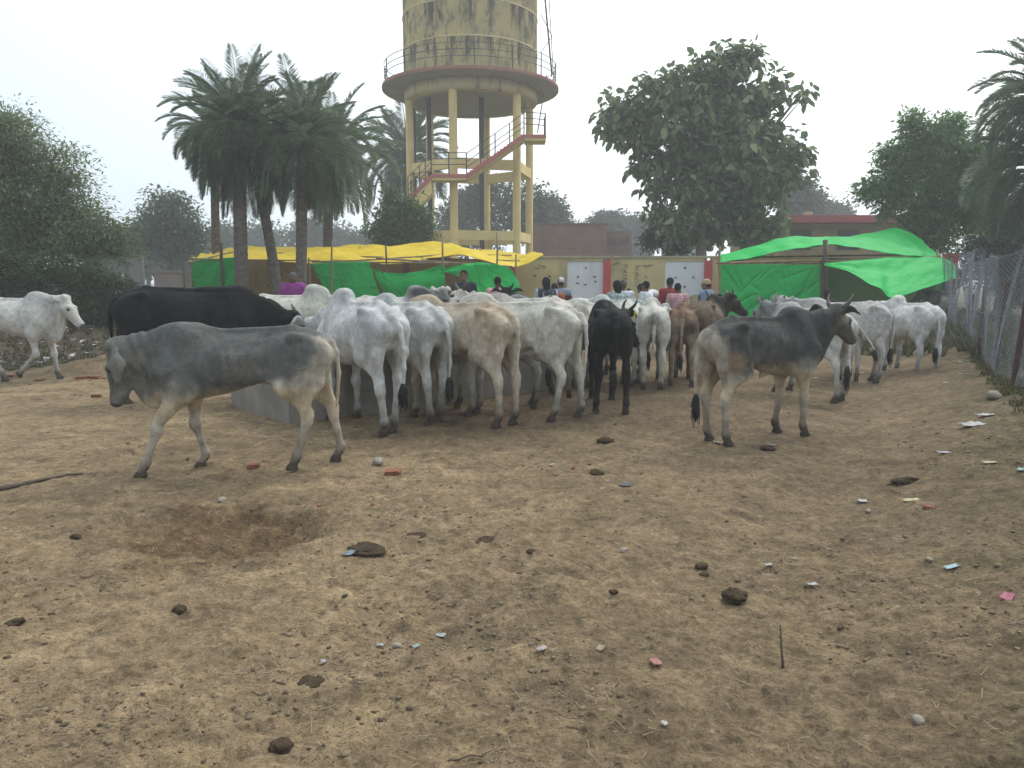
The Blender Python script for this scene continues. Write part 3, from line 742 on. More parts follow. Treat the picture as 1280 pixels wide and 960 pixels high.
def straw():
    rnd = random.Random(9); mb = MB()
    for k in range(750):
        d = 1/(1/2.2+(1/14-1/2.2)*rnd.random()); x = (rnd.random()*2-1)*d*.75; a = rnd.random()*3.14
        l = (.008+.026*rnd.random()**2)*(1+.05*d); w = .0010*(1+.15*d); z = gz(x, d)+.004+.004*rnd.random()
        c, s = math.cos(a)*l, math.sin(a)*l; q, r = -math.sin(a)*w, math.cos(a)*w; t = (rnd.random()-.3)*.01
        mb.add([(x-c-q, d-s-r, z), (x+c-q, d+s-r, z+t), (x+c+q, d+s+r, z+t), (x-c+q, d-s+r, z)], [(0, 1, 2, 3)])
    return mb.build('straw', mat('straw', (.29, .23, .135), .8, (.19, .15, .09), 3))
tag(straw(), 'short bits of straw littering the dirt', 'straw', kind='stuff')

# ------------------------------------------------------------------ concrete feeding trough
M_CONC = mat('trough_cement', (.27, .25, .22), .9, (.18, .165, .14), 2.5, 6, bump=.3, bscale=25, streak=((.09, .08, .065), (1.2, 1.2, .5), .55, .75), spec=.2)
TB0 = Vector((-2.33, 7.85, 0)); TU = Vector((.75, .66, 0)).normalized(); TN = Vector((-TU.y, TU.x, 0))
tr = empty('feeding_trough', TB0, math.atan2(TU.y, TU.x)); tag(tr, 'long grey cement feeding trough that the cattle are crowding round', 'trough')
TLEN, TWID, TH, TT_ = 4.2, 1.6, .60, .13
def soft_box(name, x0, x1, y0, y1, z0, z1, mt, parent, seg=18, amp=.008, bev=.015):
    """box with slightly uneven faces and worn edges"""
    bm = bmesh.new(); bmesh.ops.create_cube(bm, size=1)
    for v in bm.verts: v.co = Vector(((x0+x1)/2+v.co.x*(x1-x0), (y0+y1)/2+v.co.y*(y1-y0), (z0+z1)/2+v.co.z*(z1-z0)))
    bmesh.ops.bevel(bm, geom=list(bm.edges), offset=bev, segments=2, affect='EDGES')
    L = max(x1-x0, y1-y0)
    for ax in (0, 1, 2):
        lo_, hi_ = ((x0, x1), (y0, y1), (z0, z1))[ax]; n = int((hi_-lo_)/L*seg)
        for k in range(1, n):
            co = Vector((0, 0, 0)); co[ax] = lo_+(hi_-lo_)*k/n; no = Vector((0, 0, 0)); no[ax] = 1
            bmesh.ops.bisect_plane(bm, geom=bm.verts[:]+bm.edges[:]+bm.faces[:], plane_co=co, plane_no=no)
    for v in bm.verts:
        a = fbm(np.array([v.co.x*2+v.co.z]), np.array([v.co.y*2-v.co.z]), 3)[0]-.5
        v.co += v.co.normalized()*a*amp*2+Vector((0, 0, a*amp))
    me = bpy.data.meshes.new(name); bm.to_mesh(me); bm.free(); me.materials.append(mt)
    return link(bpy.data.objects.new(name, me), parent)
soft_box('wall', 0, TLEN, 0, TT_, -.05, TH, M_CONC, tr, 30)
soft_box('wall', 0, TLEN, TWID-TT_, TWID, -.05, TH, M_CONC, tr, 30)
soft_box('end_wall', .004, TT_, .012, TWID-.012, -.05, TH-.004, M_CONC, tr, 14)
soft_box('end_wall', TLEN-TT_, TLEN-.004, .012, TWID-.012, -.05, TH-.004, M_CONC, tr, 14)
soft_box('trough_bed', TT_, TLEN-TT_, TT_, TWID-TT_, .0, .30, mat('fodder', (.20, .17, .08), .95, (.10, .085, .04), 14, bump=.8), tr, 30, .03)

# ------------------------------------------------------------------ boundary wall
WY = 26.0
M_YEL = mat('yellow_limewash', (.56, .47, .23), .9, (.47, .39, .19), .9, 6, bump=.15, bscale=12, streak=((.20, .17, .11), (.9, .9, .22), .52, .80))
M_YEL_SHADE = mat('shaded_limewash', (.34, .25, .085), .9, (.27, .20, .07), .8, 6, bump=.15, streak=((.15, .12, .06), (.9, .9, .25), .55, .8))  # yellow limewash with the shade behind the tents put into its colour
M_WHT = mat('white_limewash', (.70, .72, .74), .85, (.62, .65, .68), 1.2, 5, bump=.1, streak=((.32, .33, .33), (1.2, 1.2, .3), .6, .85))
M_RED = mat('red_paint', (.50, .075, .07), .75, (.42, .06, .055), 2.0, 5, streak=((.28, .10, .08), (2, 2, .4), .6, .85))
M_COPE = mat('coping_plaster', (.44, .38, .24), .9, (.28, .25, .17), 1.5, 5)
M_INK = mat('black_stencil', (.05, .05, .05), .9)
def wx(px): return at(px, 350, WY).x
ZT = at(640, 322.5, WY).z
bw = empty('boundary_wall', (0, WY, 0)); tag(bw, 'long yellow boundary wall with white painted panels and red pillars behind the cattle', 'wall')
def seg(x0, x1, mt, name='wall_panel', y0=0.0, z1=None, z0=-.2, proud=0.0):
    mb = MB(); z1 = ZT if z1 is None else z1
    mb.box(((x0+x1)/2, .12-proud/2, (z0+z1)/2), (x1-x0, .24+proud, z1-z0)); return mb.build(name, mt, bw)
seg(wx(645), wx(709), M_YEL); seg(wx(763), wx(831), M_YEL); seg(wx(889), wx(900), M_YEL)
for a, b in ((709, 754), (831, 880)):
    seg(wx(a), wx(b), M_WHT, 'white_panel', z1=ZT-.10, z0=.85, proud=-.03); seg(wx(a), wx(b), M_YEL, 'wall_panel', z1=.85, proud=.02)
    seg(wx(a), wx(b), M_YEL, 'lintel', z1=ZT, z0=ZT-.10, proud=.012)
for a, b in ((754, 763), (880, 889)): seg(wx(a), wx(b), M_RED, 'red_pillar', z1=ZT-.08, proud=.12)
seg(wx(640), wx(645), M_RED, 'red_pillar', z1=ZT-.3, proud=.10)
seg(wx(243), wx(640), M_YEL_SHADE, 'wall_panel', z1=ZT-.05)
for a in (300, 372, 440, 505): seg(wx(a), wx(a+7), mat('dark_red', (.22, .06, .05), .85), 'red_pillar', z1=ZT-.2, proud=.10)  # pillars in a darker red than those further right
for x0, x1 in ((wx(645), wx(763)), (wx(766), wx(889)), (wx(891), wx(905))):
    mb = MB(); mb.box(((x0+x1)/2, .12, ZT+.035), (x1-x0, .34, .07)); mb.build('coping', M_COPE, bw)
# right length of wall, behind the green tent
seg(wx(900), wx(1178), M_YEL_SHADE, z1=ZT); seg(wx(1180), wx(1193), M_RED, 'red_pillar', z1=ZT+.15, proud=.15)
# small weep holes in the left part and faded stencils on the panels
rnd = random.Random(4)
mb = MB()
for px in list(range(285, 640, 17)):
    for py in (330, 343, 357):
        p = at(px+rnd.uniform(-2, 2), py, WY); mb.box((p.x, -.002, p.z), (.05, .012, .055))
mb.build('putlog_holes', M_INK, bw)
def glyph(px, py, w, h, seed, rot=0):
    """a little stencilled symbol made of strokes"""
    r = random.Random(seed); p = at(px, py, WY); mb = MB()
    for k in range(r.randint(4, 7)):
        if r.random() < .5: mb.box((p.x+r.uniform(-w, w)*.5, -.0, p.z+r.uniform(-h, h)*.5), (w*r.uniform(.3, .9), .006, .022))
        else: mb.box((p.x+r.uniform(-w, w)*.5, -.001, p.z+r.uniform(-h, h)*.5), (.024, .006, h*r.uniform(.3, .9)))
    o = mb.build('stencil', M_INK, bw); return o
for px, py in ((732.5, 334.5), (722, 346), (743, 346), (731.5, 356), (722.5, 354), (744, 352),
               (857, 335), (844, 347), (867, 347), (856, 358), (768, 330), (772, 329), (807, 346), (797, 358), (687, 345), (668, 345)):
    o = glyph(px, py, .075, .055, px*7); o.location.y = .015 if 709 < px < 754 or 831 < px < 880 else -.004
M_FADE = mat('faded_ink', (.17, .145, .09), .95, (.34, .29, .15), 14, lo=.4, hi=.6)
for px, ys in ((781, range(332, 356, 4)), (796, range(333, 360, 4)), (813, (332,)), (806, (333,)), (676, (333,)), (682, (334,)), (672, (335,))):
    for py in ys:
        o = glyph(px, py, .17, .07, px*31+py); o.location.y = -.004; o.data.materials[0] = M_FADE
# rough plaster footing below the panels
mb = MB(); mb.box(((wx(645)+wx(900))/2, -.12, .28), (wx(900)-wx(645), .20, .75)); mb.build('footing', mat('old_plaster', (.25, .22, .15), .95, (.15, .13, .09), 2.5, bump=.5), bw)

# ------------------------------------------------------------------ brick house behind the wall
def brick_mat(name, c1, c2, mortar, sc):
    m, nt, b = nodes_mat(name); N, L = nt.nodes, nt.links
    tc = N.new('ShaderNodeTexCoord'); sx = N.new('ShaderNodeSeparateXYZ'); L.new(tc.outputs['Object'], sx.inputs[0])
    ad = N.new('ShaderNodeMath'); ad.operation = 'ADD'; L.new(sx.outputs['X'], ad.inputs[0]); L.new(sx.outputs['Y'], ad.inputs[1])
    cb = N.new('ShaderNodeCombineXYZ'); L.new(ad.outputs[0], cb.inputs['X']); L.new(sx.outputs['Z'], cb.inputs['Y'])
    bt = N.new('ShaderNodeTexBrick'); bt.inputs['Scale'].default_value = sc; bt.inputs['Color1'].default_value = (*c1, 1); bt.inputs['Color2'].default_value = (*c2, 1)
    bt.inputs['Mortar'].default_value = (*mortar, 1); bt.inputs['Mortar Size'].default_value = .02; bt.inputs['Brick Width'].default_value = .48; bt.inputs['Row Height'].default_value = .16
    L.new(cb.outputs[0], bt.inputs['Vector'])
    nz = N.new('ShaderNodeTexNoise'); nz.inputs['Scale'].default_value = .9; nz.inputs['Detail'].default_value = 6; L.new(tc.outputs['Object'], nz.inputs['Vector'])
    mx = N.new('ShaderNodeMix'); mx.data_type = 'RGBA'; mx.blend_type = 'MULTIPLY'; mx.inputs[0].default_value = .7
    r = N.new('ShaderNodeValToRGB'); r.color_ramp.elements[0].color = (.6, .58, .55, 1); r.color_ramp.elements[0].position = .35; r.color_ramp.elements[1].position = .65
    L.new(nz.outputs['Fac'], r.inputs[0]); L.new(bt.outputs['Color'], mx.inputs[6]); L.new(r.outputs[0], mx.inputs[7]); L.new(mx.outputs[2], b.inputs['Base Color'])
    b.inputs['Roughness'].default_value = .95; return m
M_BRICK = brick_mat('house_brick', (.24, .115, .085), (.19, .09, .07), (.22, .18, .15), 2.0)
BY = 47.0
bh = empty('brick_building', (0, BY, 0)); tag(bh, 'low unplastered brick building rising behind the yellow wall', 'building')
def block(parent, px0, px1, py, Y, dep, mt, name='wall', z0=-.3):
    x0, x1, z = at(px0, py, Y).x, at(px1, py, Y).x, at(px0, py, Y).z
    mb = MB(); mb.box(((x0+x1)/2, Y-parent.location.y+dep/2, (z+z0)/2), (x1-x0, dep, z-z0)); return mb.build(name, mt, parent)
block(bh, 660, 759, 281, BY, 6, M_BRICK); block(bh, 759.2, 790, 289, BY+1.5, 4, M_BRICK, 'side_wall')
zp = at(700, 280.5, BY).z
mb = MB(); mb.box(((at(660, 281, BY).x+at(759, 281, BY).x)/2, 3, zp+.02), (5.0, 6.1, .10)); mb.build('parapet', mat('brick_edge', (.16, .09, .07), .95), bh)
mb = MB()
for i in range(8):
    p = at(762+i*3.4, 302 if i < 6 else 300, BY+1.5); mb.box((p.x, 1.49, p.z), (.06, .04, .30 if i % 3 else .45))
mb.build('vent_slots', mat('slot_dark', (.05, .04, .035), .95), bh)
p = at(753, 318, BY)
# ------------------------------------------------------------------ yellow building with red trim, right
YB = 36.0
yb = empty('yellow_building', (0, YB, 0)); tag(yb, 'flat-roofed yellow building with a red painted roof edge behind the green tent', 'building')
block(yb, 975, 1170, 278, YB, 8, mat('ochre_wall', (.36, .28, .15), .9, (.28, .22, .12), 1.0))
x0, x1, z1, z0 = at(960, 271, YB).x, at(1180, 271, YB).x, at(1000, 271, YB).z, at(1000, 280, YB).z
mb = MB(); mb.box(((x0+x1)/2, 3.6, (z0+z1)/2), (x1-x0, 9.2, z1-z0)); mb.build('roof_edge', mat('dull_red', (.36, .085, .075), .85), yb)
mb = MB(); mb.box((at(1016, 269, YB).x, .6, z1+.14), (.35, .35, .28)); mb.box((at(1028, 269, YB).x, 1.6, z1+.09), (1.2, .3, .18)); mb.build('roof_block', M_COPE, yb)
for px in (1000, 1060, 1120):
    p = at(px, 300, YB); mb = MB(); mb.box((p.x, -.02, p.z), (1.0, .08, .9)); mb.build('window', mat('window_dark', (.03, .03, .035), .4), yb)
# pale house glimpsed between the trunks
pb = empty('pale_house', (0, 62, 0)); tag(pb, 'small pale house seen under the big-leaved tree beyond the wall', 'house')
block(pb, 842, 872, 300, 62, 5, mat('pale_wall', (.45, .47, .48), .9)); p = at(857, 299, 62)
mb = MB(); mb.box((p.x, 2.5, p.z+.1), (2.3, 5.4, .2)); mb.build('roof', M_COPE, pb)

# ------------------------------------------------------------------ water tower
TY = 40.0; tcx = at(589, 200, TY).x
M_TANK = mat('tank_paint', (.52, .44, .23), .9, (.46, .40, .24), .6, 5, bump=.1, streak=((.10, .095, .085), (1.5, 1.5, .35), .56, .70))
M_CREAM = mat('tower_cream', (.72, .57, .25), .85, (.60, .47, .21), .8, 5, streak=((.27, .22, .13), (1.5, 1.5, .3), .58, .85))
M_SLAB = mat('slab_grey', (.36, .34, .27), .9, (.27, .26, .20), .8, 5)
M_TRIM = mat('tower_red', (.46, .13, .13), .85, (.36, .13, .11), 3)
M_RAIL = mat('rail_iron', (.055, .055, .06), .6, (.10, .08, .07), 8)
M_PIPE = mat('dark_pipe', (.045, .048, .055), .55)
tw = empty('water_tower', (tcx, TY, 0)); tag(tw, 'tall yellow concrete overhead water tank with black streaks on columns with a zigzag stair', 'water tower')
def tz(py, Y): return at(589, py, Y).z
RT = 3.34; RP = 4.40
z_pl = tz(104, TY)            # platform height at the tower axis
z_pl = at(589, 82, TY-RP).z
def lathe(prof, n=72, a0=0, a1=2*math.pi):
    mb = MB(); full = abs(a1-a0-2*math.pi) < 1e-6; m = n if full else n+1; k = len(prof)
    for i in range(m):
        a = a0+(a1-a0)*i/n; mb.v += [(r*math.cos(a), r*math.sin(a), z) for r, z in prof]
    for i in range(n):
        i2 = (i+1) % m
        for j in range(k-1): mb.f.append((i*k+j, i2*k+j, i2*k+j+1, i*k+j+1))
    return mb
z_tt = z_pl+6.2
tm = lathe([(0.01, z_pl+.02), (RT, z_pl+.02), (RT, z_tt), (RT+.25, z_tt+.02), (RT+.25, z_tt+.18), (RT, z_tt+.35), (.01, z_tt+1.2)])
def tank_mat():
    m, nt, b = nodes_mat('stained_tank'); N, L = nt.nodes, nt.links
    tc = N.new('ShaderNodeTexCoord')
    def noise(scale, det, r, loc=(0, 0, 0)):
        mp = N.new('ShaderNodeMapping'); mp.inputs['Scale'].default_value = scale; mp.inputs['Location'].default_value = loc; L.new(tc.outputs['Object'], mp.inputs[0])
        n = N.new('ShaderNodeTexNoise'); n.inputs['Scale'].default_value = 1; n.inputs['Detail'].default_value = det; n.inputs['Roughness'].default_value = r
        L.new(mp.outputs[0], n.inputs['Vector']); return n.outputs['Fac']
    def rng(s, a, b_, c=0., d=1.):
        r = N.new('ShaderNodeMapRange'); r.inputs[1].default_value = a; r.inputs[2].default_value = b_; r.inputs[3].default_value = c; r.inputs[4].default_value = d; L.new(s, r.inputs[0]); return r.outputs[0]
    def mul(a, b_):
        x = N.new('ShaderNodeMath'); x.operation = 'MULTIPLY'; L.new(a, x.inputs[0]); L.new(b_, x.inputs[1]); return x.outputs[0]
    sx = N.new('ShaderNodeSeparateXYZ'); L.new(tc.outputs['Object'], sx.inputs[0])
    # rows of runs: strongest under the lip of each cast ring
    w = N.new('ShaderNodeMath'); w.operation = 'MODULO'; sh = N.new('ShaderNodeMath'); sh.operation = 'SUBTRACT'; L.new(sx.outputs['Z'], sh.inputs[0]); sh.inputs[1].default_value = z_pl
    L.new(sh.outputs[0], w.inputs[0]); w.inputs[1].default_value = 1.62
    band = rng(w.outputs[0], .15, 1.25)
    st = rng(noise((1.6, 1.6, .30), 6, .72), .46, .56)
    st2 = rng(noise((5, 5, .5), 5, .7, (3, 1, 0)), .40, .60)
    f = mul(mul(st, band), st2)
    mx = N.new('ShaderNodeMix'); mx.data_type = 'RGBA'; mx.inputs[6].default_value = (.78, .68, .36, 1); mx.inputs[7].default_value = (.66, .58, .34, 1)
    L.new(rng(noise((.8, .8, .8), 5, .6), .4, .6), mx.inputs[0])
    m2 = N.new('ShaderNodeMix'); m2.data_type = 'RGBA'; m2.inputs[7].default_value = (.07, .066, .06, 1); L.new(mx.outputs[2], m2.inputs[6])
    L.new(rng(f, .05, .62, 0, .92), m2.inputs[0])
    m3 = N.new('ShaderNodeMix'); m3.data_type = 'RGBA'; m3.inputs[7].default_value = (.16, .15, .12, 1); L.new(m2.outputs[2], m3.inputs[6])
    L.new(rng(noise((1.7, 1.7, .9), 7, .75, (7, 2, 1)), .50, .62, 0, .8), m3.inputs[0])
    L.new(m3.outputs[2], b.inputs['Base Color']); b.inputs['Roughness'].default_value = .9
    return m
o = tm.build('tank', tank_mat(), tw, True); 
for i in range(3):
    zz = z_pl+1.62*(i+1); lathe([(RT-.05, zz-.03), (RT+.03, zz-.03), (RT+.03, zz+.03), (RT-.05, zz+.03)]).build('tank_ring', M_TANK, tw, True)
lathe([(RT-.2, z_pl-.18), (RP-.02, z_pl-.13), (RP, z_pl-.10), (RP, z_pl+.0), (RT-.2, z_pl+.0)]).build('platform', M_SLAB, tw, False)
lathe([(RP-.02, z_pl-.11), (RP+.03, z_pl-.11), (RP+.03, z_pl+.02), (RP-.02, z_pl+.02)]).build('platform_edge', mat('dull_red_rim', (.34, .15, .12), .9), tw, False)
zb = z_pl-.72
lathe([(RT-.5, zb), (RT, zb), (RT, z_pl-.19), (RT-.3, z_pl-.185)]).build('ring_beam', M_TANK, tw, True)
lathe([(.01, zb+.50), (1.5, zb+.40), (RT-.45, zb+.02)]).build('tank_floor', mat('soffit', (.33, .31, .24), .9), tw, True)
NC = 6; cang = [R(-90-12.5+60*k) for k in range(NC)]; RC = RT-.20
cpts = [(RC*math.cos(a), RC*math.sin(a)) for a in cang]
for (x, y) in cpts:
    mb = MB(); mb.tube([(x, y, -.2), (x, y, zb+.01)], .195, 16, cap=False); mb.build('column', M_CREAM, tw, True)
def beam_ring(z, h, wd):
    for k in range(NC):
        a, b = Vector((*cpts[k], z)), Vector((*cpts[(k+1) % NC], z)); d = (b-a).normalized(); a = a+d*.16; b = b-d*.16; m = (a+b)/2
        mb = MB(); mb.box(m, ((b-a).length, wd, h), math.atan2(d.y, d.x)); mb.build('brace_beam', M_CREAM, tw)
z_m = (tz(197, TY-RC)+tz(209, TY-RC))/2; beam_ring(z_m, .48, .22)
z_l = (tz(288, TY-RC)+tz(299, TY-RC))/2; beam_ring(z_l, .45, .22); beam_ring(.25, .4, .22)
for px, r, Yo in ((537, .11, -.6), (602, .13, -.2), (514, .08, .5), (519, .06, .8)):
    x = at(px, 200, TY+Yo).x-tcx; mb = MB(); mb.tube([(x, Yo, 0), (x, Yo, zb+.3)], r, 12); mb.build('riser_pipe', M_PIPE, tw, True)
# platform railing
def railing(pts, h, parent, rails=(0.45, 0.72, 1.0), postr=.032, rr=.020, every=1, closed=False, name='railing'):
    rl = empty(name, (0, 0, 0)); rl.parent = parent
    for i, p in enumerate(pts):
        if i % every == 0:
            mb = MB(); mb.tube([p, Vector(p)+Vector((0, 0, h))], postr, 6); mb.build('post', M_RAIL, rl)
    for t in rails:
        q = [Vector(p)+Vector((0, 0, h*t)) for p in pts]
        if closed: q.append(q[0])
        mb = MB(); mb.tube(q, rr, 5); mb.build('rail', M_RAIL, rl)
    return rl
n = 60; pts = [Vector(((RP-.10)*math.cos(2*math.pi*i/n+.2), (RP-.10)*math.sin(2*math.pi*i/n+.2), z_pl)) for i in range(n)]
railing(pts, 1.05, tw, every=4, closed=True)
# stair: flight 1 up from lower left to a landing, flight 2 rising to the right landing, outside the front columns
YS = TY-RC-.75
def sp_(px, py, dy=0): p = at(px, py, YS+dy); return Vector((p.x-tcx, YS-TY+dy, p.z))
def stair(a, b, width, n, name='stair_flight', th=.16):
    st = empty(name, (0, 0, 0)); st.parent = tw
    d = b-a; run = Vector((d.x, 0, 0)); ang_ = math.atan2(d.z, abs(d.x)); M = Matrix.Rotation(-math.atan2(d.z, d.x), 3, 'Y')
    def prism(y0, y1, z0, z1, nm, mt):
        q = MB(); q.add([p+Vector((0, y, z)) for p in (a, b) for y in (y0, y1) for z in (-z0, -z1)], [(0, 4, 5, 1), (2, 3, 7, 6), (0, 1, 3, 2), (4, 6, 7, 5), (0, 2, 6, 4), (1, 5, 7, 3)]); q.build(nm, mt, st)
    prism(.03, width-.03, .14, .14+th, 'waist_slab', M_CREAM); prism(-.03, .028, .02, .24, 'stringer', M_TRIM)
    for i in range(n):
        p = a+d*((i+.5)/n); mb = MB(); mb.box(p+Vector((0, width/2, -.08)), (abs(d.x)/n*1.02, width, .15)); mb.build('step', M_TRIM, st)
    pts = [a+d*t+Vector((0, .06, -.05)) for t in np.linspace(0, 1, 5)]
    railing(pts, .95, tw, rails=(.35, .62, 1.0), postr=.03, rr=.018)
    return st
L1a, L1b = sp_(510, 246), sp_(539, 217.5); L2a, L2b = sp_(583, 217), sp_(655, 166.5)
def landing(a, b, width=1.0):
    mb = MB(); c = (a+b)/2; mb.box(c+Vector((0, width/2, -.09)), (abs(b.x-a.x), width, .14)); mb.build('landing', M_TRIM, tw)
    mb = MB(); mb.box(c+Vector((0, width/2+.01, -.22)), (abs(b.x-a.x)-.04, width-.06, .12)); mb.build('landing_slab', M_CREAM, tw)
stair(L1a, L1b, 1.0, 9, th=.75); landing(L1b, L2a); stair(L2a, L2b, 1.0, 17); landing(L2b, sp_(683, 168.5), 1.2)
railing([L1b+Vector((0, .06, 0)), L1b.lerp(L2a, .5)+Vector((0, .06, 0)), L2a+Vector((0, .06, 0))], .95, tw)
e = sp_(683, 168.5); railing([L2b+Vector((0, .06, 0)), e+Vector((-.05, .06, 0)), e+Vector((-.05, 1.1, 0))], .95, tw)
# wedge soffit under the first flight
mb = MB(); a, b = L1a+Vector((0, 0, -.25)), L1b+Vector((0, 0, -.3))
# flight from the ground, hidden by the bush
stair(sp_(560, 372, .0)-Vector((0, -1.1, 0)), L1a+Vector((0, 1.1, 0)), 1.0, 16)
# caged ladders from landing to platform and up the tank
def ladder(p, q, w=.42, name='ladder'):
    ld = empty(name, (0, 0, 0)); ld.parent = tw; d = q-p; s_ = Vector((0, 1, 0))*w/2
    for sg in (-1, 1):
        mb = MB(); mb.tube([p+s_*sg, q+s_*sg], .03, 6); mb.build('stile', M_RAIL, ld)
    n = int(d.length/.33); mb = MB()
    for i in range(1, n): mb.tube([p+d*i/n-s_, p+d*i/n+s_], .014, 5)
    mb.build('rungs', M_RAIL, ld)
def tp_(px, py, Yo): p = at(px, py, TY+Yo); return Vector((p.x-tcx, Yo, p.z))
ladder(tp_(672, 165, -2.6), tp_(683, 95, -2.6)); ladder(tp_(690, 95, -1.5), tp_(676, -60, -1.2))
mb = MB(); mb.tube([tp_(692, 98, -1.4), tp_(683, -60, -1.2)], .022, 5); mb.tube([tp_(676, 18, -1.9), tp_(690, 45, -1.6), tp_(676, 66, -1.9)], .022, 5); mb.build('ladder_stay', M_RAIL, tw)
# ------------------------------------------------------------------ tents of bamboo and plastic sheet
def tarp_mat(name, col, col2, tr=.35, crease=14):
    m, nt, b = nodes_mat(name); N, L = nt.nodes, nt.links
    tc = N.new('ShaderNodeTexCoord')
    nz = N.new('ShaderNodeTexNoise'); nz.inputs['Scale'].default_value = 1.3; nz.inputs['Detail'].default_value = 6; L.new(tc.outputs['Object'], nz.inputs['Vector'])
    mx = N.new('ShaderNodeMix'); mx.data_type = 'RGBA'; mx.inputs[6].default_value = (*col, 1); mx.inputs[7].default_value = (*col2, 1); L.new(nz.outputs['Fac'], mx.inputs[0])
    L.new(mx.outputs[2], b.inputs['Base Color']); b.inputs['Roughness'].default_value = .62; b.inputs['Specular IOR Level'].default_value = .2
    n2 = N.new('ShaderNodeTexNoise'); n2.inputs['Scale'].default_value = 3.0; n2.inputs['Detail'].default_value = 5; n2.inputs['Distortion'].default_value = 1.2; L.new(tc.outputs['Object'], n2.inputs['Vector'])
    bp = N.new('ShaderNodeBump'); bp.inputs['Strength'].default_value = .22; bp.inputs['Distance'].default_value = .04
    L.new(n2.outputs['Fac'], bp.inputs['Height']); L.new(bp.outputs[0], b.inputs['Normal'])
    t = N.new('ShaderNodeBsdfTranslucent'); L.new(mx.outputs[2], t.inputs['Color'])
    ms = N.new('ShaderNodeMixShader'); ms.inputs[0].default_value = tr; L.new(b.outputs[0], ms.inputs[1]); L.new(t.outputs[0], ms.inputs[2])
    L.new(ms.outputs[0], N['Material Output'].inputs['Surface']); return m
M_GREEN = tarp_mat('green_sheet', (.014, .58, .12), (.01, .46, .09))
M_GREEN2 = tarp_mat('green_sheet_light', (.012, .56, .11), (.01, .46, .085), .25)
M_YTARP = tarp_mat('yellow_sheet', (.78, .60, .03), (.70, .51, .02), .3)
M_TENT_SHADE = tarp_mat('tent_shade_sheet', (.17, .34, .07), (.12, .24, .05), .15)  # green-tinted shade inside the tent put into the sheet colour
M_BAMB = mat('bamboo', (.30, .23, .13), .7, (.18, .13, .08), 5, stretch=(1, 1, .2))
M_WOOD = mat('dark_pole', (.07, .055, .045), .9, (.11, .09, .07), 6)
def polyl(pts, n):
    pts = [Vector(p) for p in pts]; d = [0]
    for a, b in zip(pts, pts[1:]): d.append(d[-1]+(b-a).length)
    t = np.linspace(0, d[-1], n); return np.stack([np.interp(t, d, [p[i] for p in pts]) for i in range(3)], 1)
def sheet(name, A, B, mt, parent, nu=90, nv=40, folds=(), amp=.03, sag=0.0, seed=0, crease=0.0, thick=.006, lines=()):
    """cloth between two edge lines with sag, folds and creases"""
    a = polyl(A, nu); b = polyl(B, nu)
    k = np.array([1, 4, 6, 4, 1])/16.
    for arr in (a, b):
        for _ in range(3):
            for i in range(3): arr[2:-2, i] = np.convolve(arr[:, i], k, 'valid')
    v = np.linspace(0, 1, nv)[None, :, None]
    P = a[:, None]*(1-v)+b[:, None]*v
    U, W = np.meshgrid(np.linspace(0, 1, nu), np.linspace(0, 1, nv), indexing='ij')
    wdt = np.linalg.norm(a[-1]-a[0]); hgt = np.linalg.norm(b[nu//2]-a[nu//2])
    du = np.gradient(P, axis=0); dv = np.gradient(P, axis=1); nn = np.cross(du, dv); nn /= np.linalg.norm(nn, axis=2, keepdims=True)+1e-9
    x, y = U*wdt, W*hgt
    d = amp*(fbm(x*1.2+seed, y*1.2+seed, 4)-.5)*3
    for (fx, fy, ph, am, fr) in folds: d = d+am*np.sin((x*fx+y*fy)*fr+ph+2*fbm(x*.8+seed, y*.8, 2))*(.35+fbm(x*.7+seed*2, y*.7+3, 2))
    if crease: 
        r = np.abs(fbm(x*1.6+seed+y*.8, y*1.6-x*.5, 3)-.5)*2; d = d-crease*np.exp(-(r/.05)**2)
        r = np.abs(fbm(x*2.4+seed+9-y, y*1.1+x, 3)-.5)*2; d = d+crease*np.exp(-(r/.04)**2)
    for (u0, v0, u1, v1, am) in lines:
        ax, ay, bx, by = u0*wdt, v0*hgt, u1*wdt, v1*hgt; L2 = (bx-ax)**2+(by-ay)**2
        t = np.clip(((x-ax)*(bx-ax)+(y-ay)*(by-ay))/L2, 0, 1); dd = np.hypot(x-ax-t*(bx-ax), y-ay-t*(by-ay)); d = d+am*np.exp(-(dd/.035)**2)*(.5+t*(1-t)*2)
    edge = np.minimum(1, 8*np.minimum(W, 1-W)+.3)
    P = P+nn*(d*edge)[..., None]
    P[..., 2] -= sag*4*W*(1-W)
    V = P.reshape(-1, 3)-np.array(parent.location)
    i, j = np.meshgrid(np.arange(nu-1), np.arange(nv-1), indexing='ij'); F = np.stack([i*nv+j, (i+1)*nv+j, (i+1)*nv+j+1, i*nv+j+1], -1).reshape(-1, 4)
    o = link(bpy.data.objects.new(name, mesh_np(name, V, F, mt)), parent)
    md = o.modifiers.new('t', 'SOLIDIFY'); md.thickness = thick; md.offset = 0
    return o
def pole(parent, p, q, r=.035, mt=None, name='bamboo_pole', wob=.02, seed=0):
    p, q = Vector(p), Vector(q); rnd = random.Random(seed+int(p.x*10)); n = 7; pts = []
    for i in range(n): t = i/(n-1); pts.append(p.lerp(q, t)-Vector(parent.location)+Vector((rnd.uniform(-wob, wob), rnd.uniform(-wob, wob), 0))*(0 < i < n-1))
    mb = MB(); mb.tube(pts, [r*(1-.25*i/(n-1)) for i in range(n)], 8); return mb.build(name, mt or M_BAMB, parent, True)
LT = empty('yellow_tent', (at(450, 350, 22).x, 22, 0)); tag(LT, 'long tent with sagging yellow plastic roof and torn green side sheets by the palms', 'tent')
